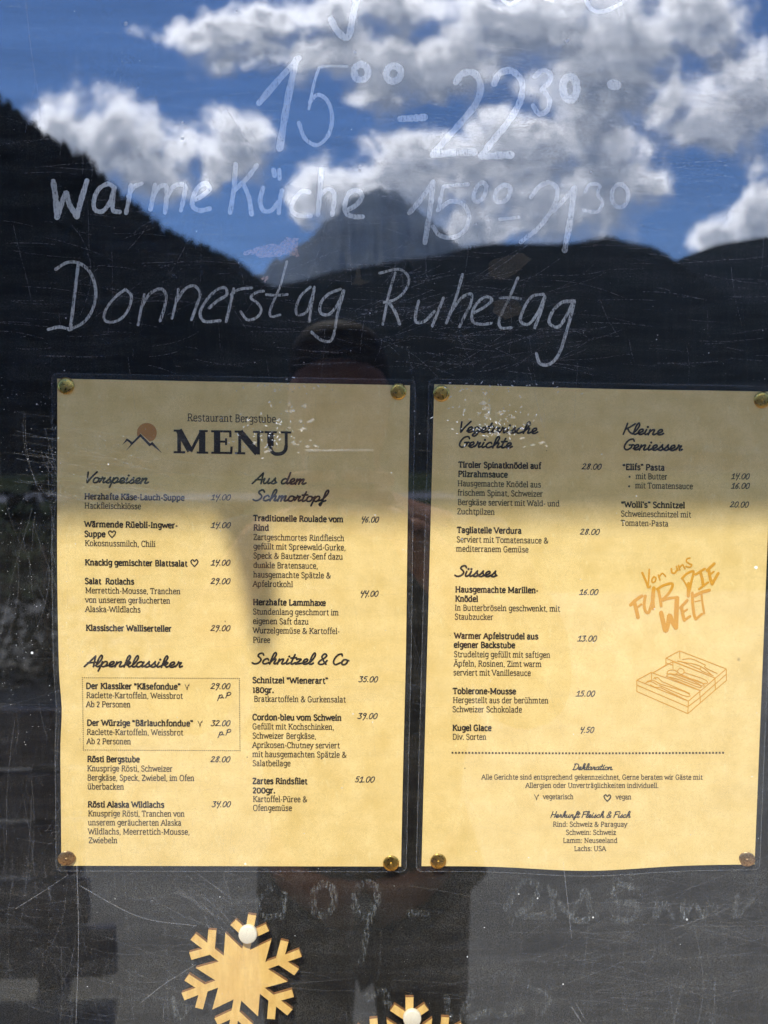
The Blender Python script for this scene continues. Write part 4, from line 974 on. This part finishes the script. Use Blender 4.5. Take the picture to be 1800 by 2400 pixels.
from mathutils import noise as mn
def ridge(name, sky_px, depths, mat_, back=0.7, amp=0.03, seed=0, foot=0.45, n=150, rows=24, kind='structure', jag=0.0):
    """a mountain whose crest runs through the given skyline points, each at its own distance"""
    xs = [a[0] for a in sky_px]
    crest = []
    for i in range(n+1):
        px = lerp(xs[0], xs[-1], i/n)
        py = np.interp(px, xs, [a[1] for a in sky_px]); dp = np.interp(px, xs, depths)
        crest.append(mirror_at(px, py, dp))
    if jag:
        for i, c in enumerate(crest):
            e = mn.noise(Vector((i*0.16, seed, 0)))+0.6*mn.noise(Vector((i*0.45, seed, 5)))+0.4*mn.noise(Vector((i*1.1, seed, 9)))
            c[2] *= 1+jag*e
    v, f = [], []
    for i, c in enumerate(crest):
        for j in range(rows+1):
            t = j/rows*2-0.75          # -0.75 .. 1.25 ; 0 = crest, negative = towards us
            h = c[2]
            if t < 0: k = 1+t/0.75; yy = c[1]+(-t)*abs(c[1])*foot/0.75; zz = -5+(h+5)*(k**1.15)
            else: yy = c[1]-t*abs(c[1])*back; zz = -5+(h+5)*(1-0.8*t)
            p = Vector((c[0]*0.004+seed, yy*0.004, 0.3))
            s = 0.0 if abs(t) < 1e-6 else min(1, abs(t)*4)
            nz = (mn.noise(p)*1.0+mn.noise(p*3.1)*0.5+mn.noise(p*8)*0.22)*h*amp*s
            v.append((c[0]*(yy/c[1]) if False else c[0]+mn.noise(p*2)*0.0, yy, max(-6, zz+nz)))
    for i in range(n):
        for j in range(rows):
            a = i*(rows+1)+j; f.append((a, a+1, a+rows+2, a+rows+1))
    o = mesh_obj(name, v, f, mat_, smooth=True); tag(o, kind=kind)
    return o, crest
LEFT = [(-420, -60), (-200, 130), (0, 262), (55, 300), (140, 365), (200, 385), (222, 415), (282, 470), (325, 502), (391, 550), (450, 574), (542, 606), (586, 640), (640, 680), (760, 760), (900, 830)]
LD = [620, 640, 700, 730, 800, 850, 880, 980, 1080, 1250, 1400, 1700, 1850, 2000, 2300, 2600]
MID = [(300, 840), (480, 760), (600, 690), (640, 674), (705, 660), (781, 640), (841, 630), (900, 620), (970, 608), (1036, 602), (1079, 586), (1133, 574), (1204, 570), (1334, 573), (1399, 564), (1426, 557), (1470, 570), (1529, 581), (1567, 602), (1620, 640), (1720, 700), (1900, 790)]
MD = [2600]*22
RIGHT = [(1300, 760), (1420, 700), (1520, 640), (1605, 600), (1687, 571), (1795, 556), (1950, 520), (2200, 430)]
RD = [4200]*8
FAR = [(400, 800), (560, 680), (597, 645), (651, 608), (716, 564), (762, 520), (794, 488), (824, 462), (866, 442), (896, 436), (950, 470), (1015, 525), (1085, 582), (1200, 640), (1400, 760)]
FD = [13000]*15
_, c1 = ridge('mountain', LEFT, LD, MAT['slope'], seed=3, amp=0.05)
_, c2 = ridge('mountain', MID, MD, MAT['slope'], seed=11, amp=0.05)
_, c3 = ridge('mountain', RIGHT, RD, MAT['slope'], seed=23, amp=0.05)
_, c4 = ridge('mountain', FAR, FD, MAT['rock'], seed=31, amp=0.14, jag=0.028, n=220, rows=48)
def forest(name, o, crest, n, hmin, hmax, seed, foot=0.45):
    r = random.Random(seed); v, f = [], []
    for _ in range(n):
        i = r.random()*(len(crest)-1.001); a = int(i); c = crest[a]*(1-i+a)+crest[a+1]*(i-a)
        t = r.random()**2*0.05 if r.random() < 0.6 else r.random()**1.5*0.6
        k = 1-t/0.75; y = c[1]+t*abs(c[1])*foot/0.75; z = -5+(c[2]+5)*(k**1.15)-0.45*hmax*min(1, t*12)-0.28*hmin
        h = hmin+(hmax-hmin)*r.random()**1.6; w = h*r.uniform(0.16, 0.24); x = c[0]+r.uniform(-3, 3)
        for q in range(3):
            b = len(v); zb = z+h*(0.12+0.27*q); zt = z+h*min(1, 0.55+0.27*q); ww = w*(1-0.28*q)
            for s in range(6):
                an = s*1.0472+q*.5; v.append((x+ww*math.cos(an)*r.uniform(.8, 1.2), y+ww*math.sin(an), zb))
            v.append((x, y, zt))
            for s in range(6): f.append((b+s, b+(s+1) % 6, b+6))
    o = mesh_obj(name, v, f, MAT['needles']); tag(o, kind='stuff'); return o
tag(forest('forest', None, c1, 5200, 6, 19, 1), 'dark conifer forest on the near mountain slope in the reflection', 'forest')
tag(forest('forest', None, c2, 5200, 5, 14, 2), 'dark wooded ridge across the valley in the reflection', 'forest')

# leafy hedge beyond the pavement
v, f = [], []
r = random.Random(5)
for _ in range(15000):
    x = r.uniform(-13, -0.9); y = -5.3+r.uniform(-.45, .45); z = r.uniform(0.02, 1.30+0.10*math.sin(x*2.1)+0.06*math.sin(x*5.3)); s = r.uniform(0.035, 0.07)
    a = Vector((r.gauss(0, 1), r.gauss(0, 1), r.gauss(0, 1))).normalized()*s; b = a.orthogonal().normalized()*s*0.55
    c = Vector((x, y, z)); k = len(v); v += [c-a, c+b, c+a, c-b]; f.append((k, k+1, k+2, k+3))
hedge = empty('hedge', (-7, -5.3, 0)); tag(hedge, 'dark clipped hedge along the pavement seen in the pane', 'hedge'); bpy.context.view_layer.update()
into(mesh_obj('foliage', v, f, MAT['leaf']), hedge)
v, f = [], []
for i in range(30): box(v, f, -13+i*0.41, -12.96+i*0.41, -5.32, -5.28, 0, 1.0)
into(mesh_obj('stems', v, f, MAT['wood']), hedge)
# boards standing in for an unidentified dark bluish shape in the reflection
fence = empty('standin_fence', (-1.9, -1.75, 0)); tag(fence, 'stand-in blue-grey board fence beside the pavement seen in the pane', 'fence'); bpy.context.view_layer.update()
zz = 0.06
for i, hgt in enumerate((0.15, 0.13, 0.16, 0.13, 0.17)):
    into(box_obj('board', (-3.4, -0.74+rnd.uniform(-.06, .05), -1.79, -1.76, zz, zz+hgt), MAT['greywood'], None, 0.008), fence); zz += hgt+0.012
for x in (-3.2, -2.0, -0.95): into(box_obj('post', (x, x+0.08, -1.87, -1.792, 0, 0.80), MAT['greywood'], None, 0.005), fence)

# ------------------------------------------------------------------ the photographer (only seen as a dark reflection)
def skin(name, pts, edges, mat_, parent=None, sub=2, rootv=0):
    me = bpy.data.meshes.new(name); me.from_pydata([p[:3] for p in pts], edges, []); me.materials.append(mat_)
    o = bpy.data.objects.new(name, me); COL.objects.link(o)
    sm = o.modifiers.new('s', 'SKIN'); sm.use_smooth_shade = True
    for i, p in enumerate(pts):
        sv = me.skin_vertices[0].data[i]; rr = p[3]; sv.radius = rr if isinstance(rr, tuple) else (rr, rr)
        sv.use_root = (i == rootv)
    ss = o.modifiers.new('u', 'SUBSURF'); ss.levels = ss.render_levels = sub
    if parent is not None: into(o, parent)
    return o
FY = CAMPOS[1]
bx, by = 0.0, FY-0.44
pers = empty('person', (bx, by, 0)); tag(pers, 'person in a black jacket and brown hair taking the photo, mirrored in the pane', 'person'); bpy.context.view_layer.update()
E_ = EYE
B = [(bx, by, 0.92, (0.15, 0.11)), (bx, by, 1.08, (0.155, 0.11)), (bx, by, 1.24, (0.175, 0.115)), (bx, by+.01, 1.36, (0.165, 0.10)), (bx-.01, by+.01, 1.46, (0.06, 0.06)), (bx-.03, by+.03, 1.51, (0.055, 0.06)),
     (bx-.035, by+.04, 1.565, (0.066, 0.085)), (bx-.035, by+.04, 1.63, (0.073, 0.095)), (bx-.035, by+.035, 1.69, (0.055, 0.07)),
     (bx-.19, by, 1.36, 0.065), (bx-.27, by+.04, 1.20, 0.055), (bx-.25, by+.16, 1.16, 0.050), (bx-.17, FY-.10, 1.34, 0.038), (bx-.105, FY-.04, 1.44, 0.026),
     (bx+.19, by, 1.36, 0.065), (bx+.27, by+.04, 1.20, 0.055), (bx+.24, by+.16, 1.16, 0.050), (bx+.13, FY-.10, 1.34, 0.038), (bx+.045, FY-.045, 1.44, 0.026),
     (bx-.09, by, 0.86, 0.09), (bx-.10, by+.01, 0.50, 0.062), (bx-.11, by-.01, 0.10, 0.045), (bx-.12, by+.13, 0.045, 0.04),
     (bx+.09, by, 0.86, 0.09), (bx+.10, by+.01, 0.50, 0.062), (bx+.11, by-.01, 0.10, 0.045), (bx+.12, by+.13, 0.045, 0.04)]
BE = [(0, 1), (1, 2), (2, 3), (3, 4), (4, 5), (5, 6), (6, 7), (7, 8), (3, 9), (9, 10), (10, 11), (11, 12), (12, 13), (3, 14), (14, 15), (15, 16), (16, 17), (17, 18), (0, 19), (19, 20), (20, 21), (21, 22), (0, 23), (23, 24), (24, 25), (25, 26)]
skin('body', B, BE, MAT['skin'], pers)
J = [(bx, by, 0.82, 0.158), (bx, by, 0.95, (0.188, 0.145)), (bx, by, 1.10, (0.19, 0.14)), (bx, by, 1.25, (0.205, 0.14)), (bx, by+.01, 1.37, (0.19, 0.12)), (bx-.005, by+.01, 1.44, (0.085, 0.085)),
     (bx-.20, by, 1.36, 0.085), (bx-.285, by+.04, 1.20, 0.075), (bx-.26, by+.16, 1.15, 0.068), (bx-.19, FY-.12, 1.32, 0.052),
     (bx+.20, by, 1.36, 0.085), (bx+.285, by+.04, 1.20, 0.075), (bx+.25, by+.16, 1.15, 0.068), (bx+.15, FY-.12, 1.32, 0.052)]
into(skin('jacket', J, [(0, 1), (1, 2), (2, 3), (3, 4), (4, 5), (4, 6), (6, 7), (7, 8), (8, 9), (4, 10), (10, 11), (11, 12), (12, 13)], MAT['coat'], rootv=3), pers)
T = [(bx, by, 0.88, 0.135), (bx-.095, by, 0.78, 0.105), (bx-.10, by+.01, 0.50, 0.08), (bx-.11, by-.01, 0.12, 0.07), (bx+.095, by, 0.78, 0.105), (bx+.10, by+.01, 0.50, 0.08), (bx+.11, by-.01, 0.12, 0.07)]
into(skin('trousers', T, [(0, 1), (1, 2), (2, 3), (0, 4), (4, 5), (5, 6)], MAT['trousers']), pers)
hx, hy = bx-.035, by+.04
into(skin('nose', [(hx, hy+.060, 1.625, 0.010), (hx, hy+.082, 1.598, 0.013)], [(0, 1)], MAT['skin'], sub=1), pers)
for s in (-1, 1): into(skin('ear', [(hx+s*.062, hy, 1.635, 0.015), (hx+s*.064, hy-.005, 1.60, 0.011)], [(0, 1)], MAT['skin'], sub=1), pers)
for s in (-1, 1): into(skin('eye', [(hx+s*.027, hy+.058, 1.634, 0.009), (hx+s*.027, hy+.059, 1.635, 0.009)], [(0, 1)], MAT['eye'], sub=1), pers)
into(skin('mouth', [(hx-.020, hy+.062, 1.562, 0.006), (hx+.020, hy+.062, 1.562, 0.006)], [(0, 1)], MAT['skin'], sub=1), pers)
into(skin('hair', [(hx, hy+.035, 1.700, (0.074, 0.060)), (hx, hy-.02, 1.695, (0.090, 0.085)), (hx, hy-.045, 1.62, (0.092, 0.070)), (hx, hy-.05, 1.49, (0.080, 0.05))], [(0, 1), (1, 2), (2, 3)], MAT['hair']), pers)
def hand(side, wrist, phone_x):
    pal = [(wrist[0], wrist[1], wrist[2], (0.026, 0.016)), (phone_x+side*.012, FY-.030, wrist[2]+.045, (0.034, 0.014))]
    into(skin('palm', pal, [(0, 1)], MAT['skin'], sub=1), pers)
    for i, L in enumerate((0.068, 0.076, 0.070, 0.056)):
        z0 = pal[1][2]+0.030-0.020*i
        k = [(phone_x+side*.016, FY-.024, z0, 0.0088), (phone_x+side*.014, FY-.004, z0+.004, 0.0084), (phone_x-side*(L*.32), FY-.0005-.004, z0+.008, 0.0075), (phone_x-side*(L*.55), FY-.0045, z0+.009, 0.0066)]
        into(skin('finger', k, [(0, 1), (1, 2), (2, 3)], MAT['skin'], sub=1), pers)
    k = [(phone_x+side*.010, FY-.034, pal[1][2]-.028, 0.011), (phone_x-side*.006, FY-.032, pal[1][2]+.005, 0.0095), (phone_x-side*.020, FY-.028, pal[1][2]+.030, 0.008)]
    into(skin('thumb', k, [(0, 1), (1, 2)], MAT['skin'], sub=1), pers)
hand(-1, (bx-.105, FY-.045, 1.415), -0.064); hand(1, (bx+.055, FY-.050, 1.415), 0.015)
ph = empty('phone', (-0.025, FY-.012, EYE-.05)); tag(ph, 'dark phone held up in both hands, mirrored in the pane', 'phone'); bpy.context.view_layer.update()
into(box_obj('phone_body', (-0.062, 0.014, FY-.0205, FY-.0125, EYE-.130, EYE+.026), MAT['phone'], None, 0.003), ph)
into(box_obj('metal_rim', (-0.0628, 0.0148, FY-.0185, FY-.0145, EYE-.1308, EYE+.0268), MAT['steel'], None, 0.0015), ph)
o = lathe('lens_ring', [(0.0075, 0), (0.0075, 0.0012), (0.006, 0.0012)], MAT['steel'], None, 20); o.rotation_euler = (0, 0, R(180)); o.location = (0, FY-.0126, EYE); bpy.context.view_layer.update(); into(o, ph)

# ------------------------------------------------------------------ valley air
v, f = [], []
box(v, f, -16000, 16000, -24000, 420, -8, 5600)
m, t = mat('valley_haze')
pv = t.n('ShaderNodeVolumePrincipled'); pv.inputs['Color'].default_value = (0.75, 0.85, 1, 1); pv.inputs['Density'].default_value = 1.9e-5
oo = t.n('ShaderNodeOutputMaterial'); t.t.links.new(pv.outputs[0], oo.inputs['Volume'])
tag(mesh_obj('haze', v, f, m), kind='stuff')
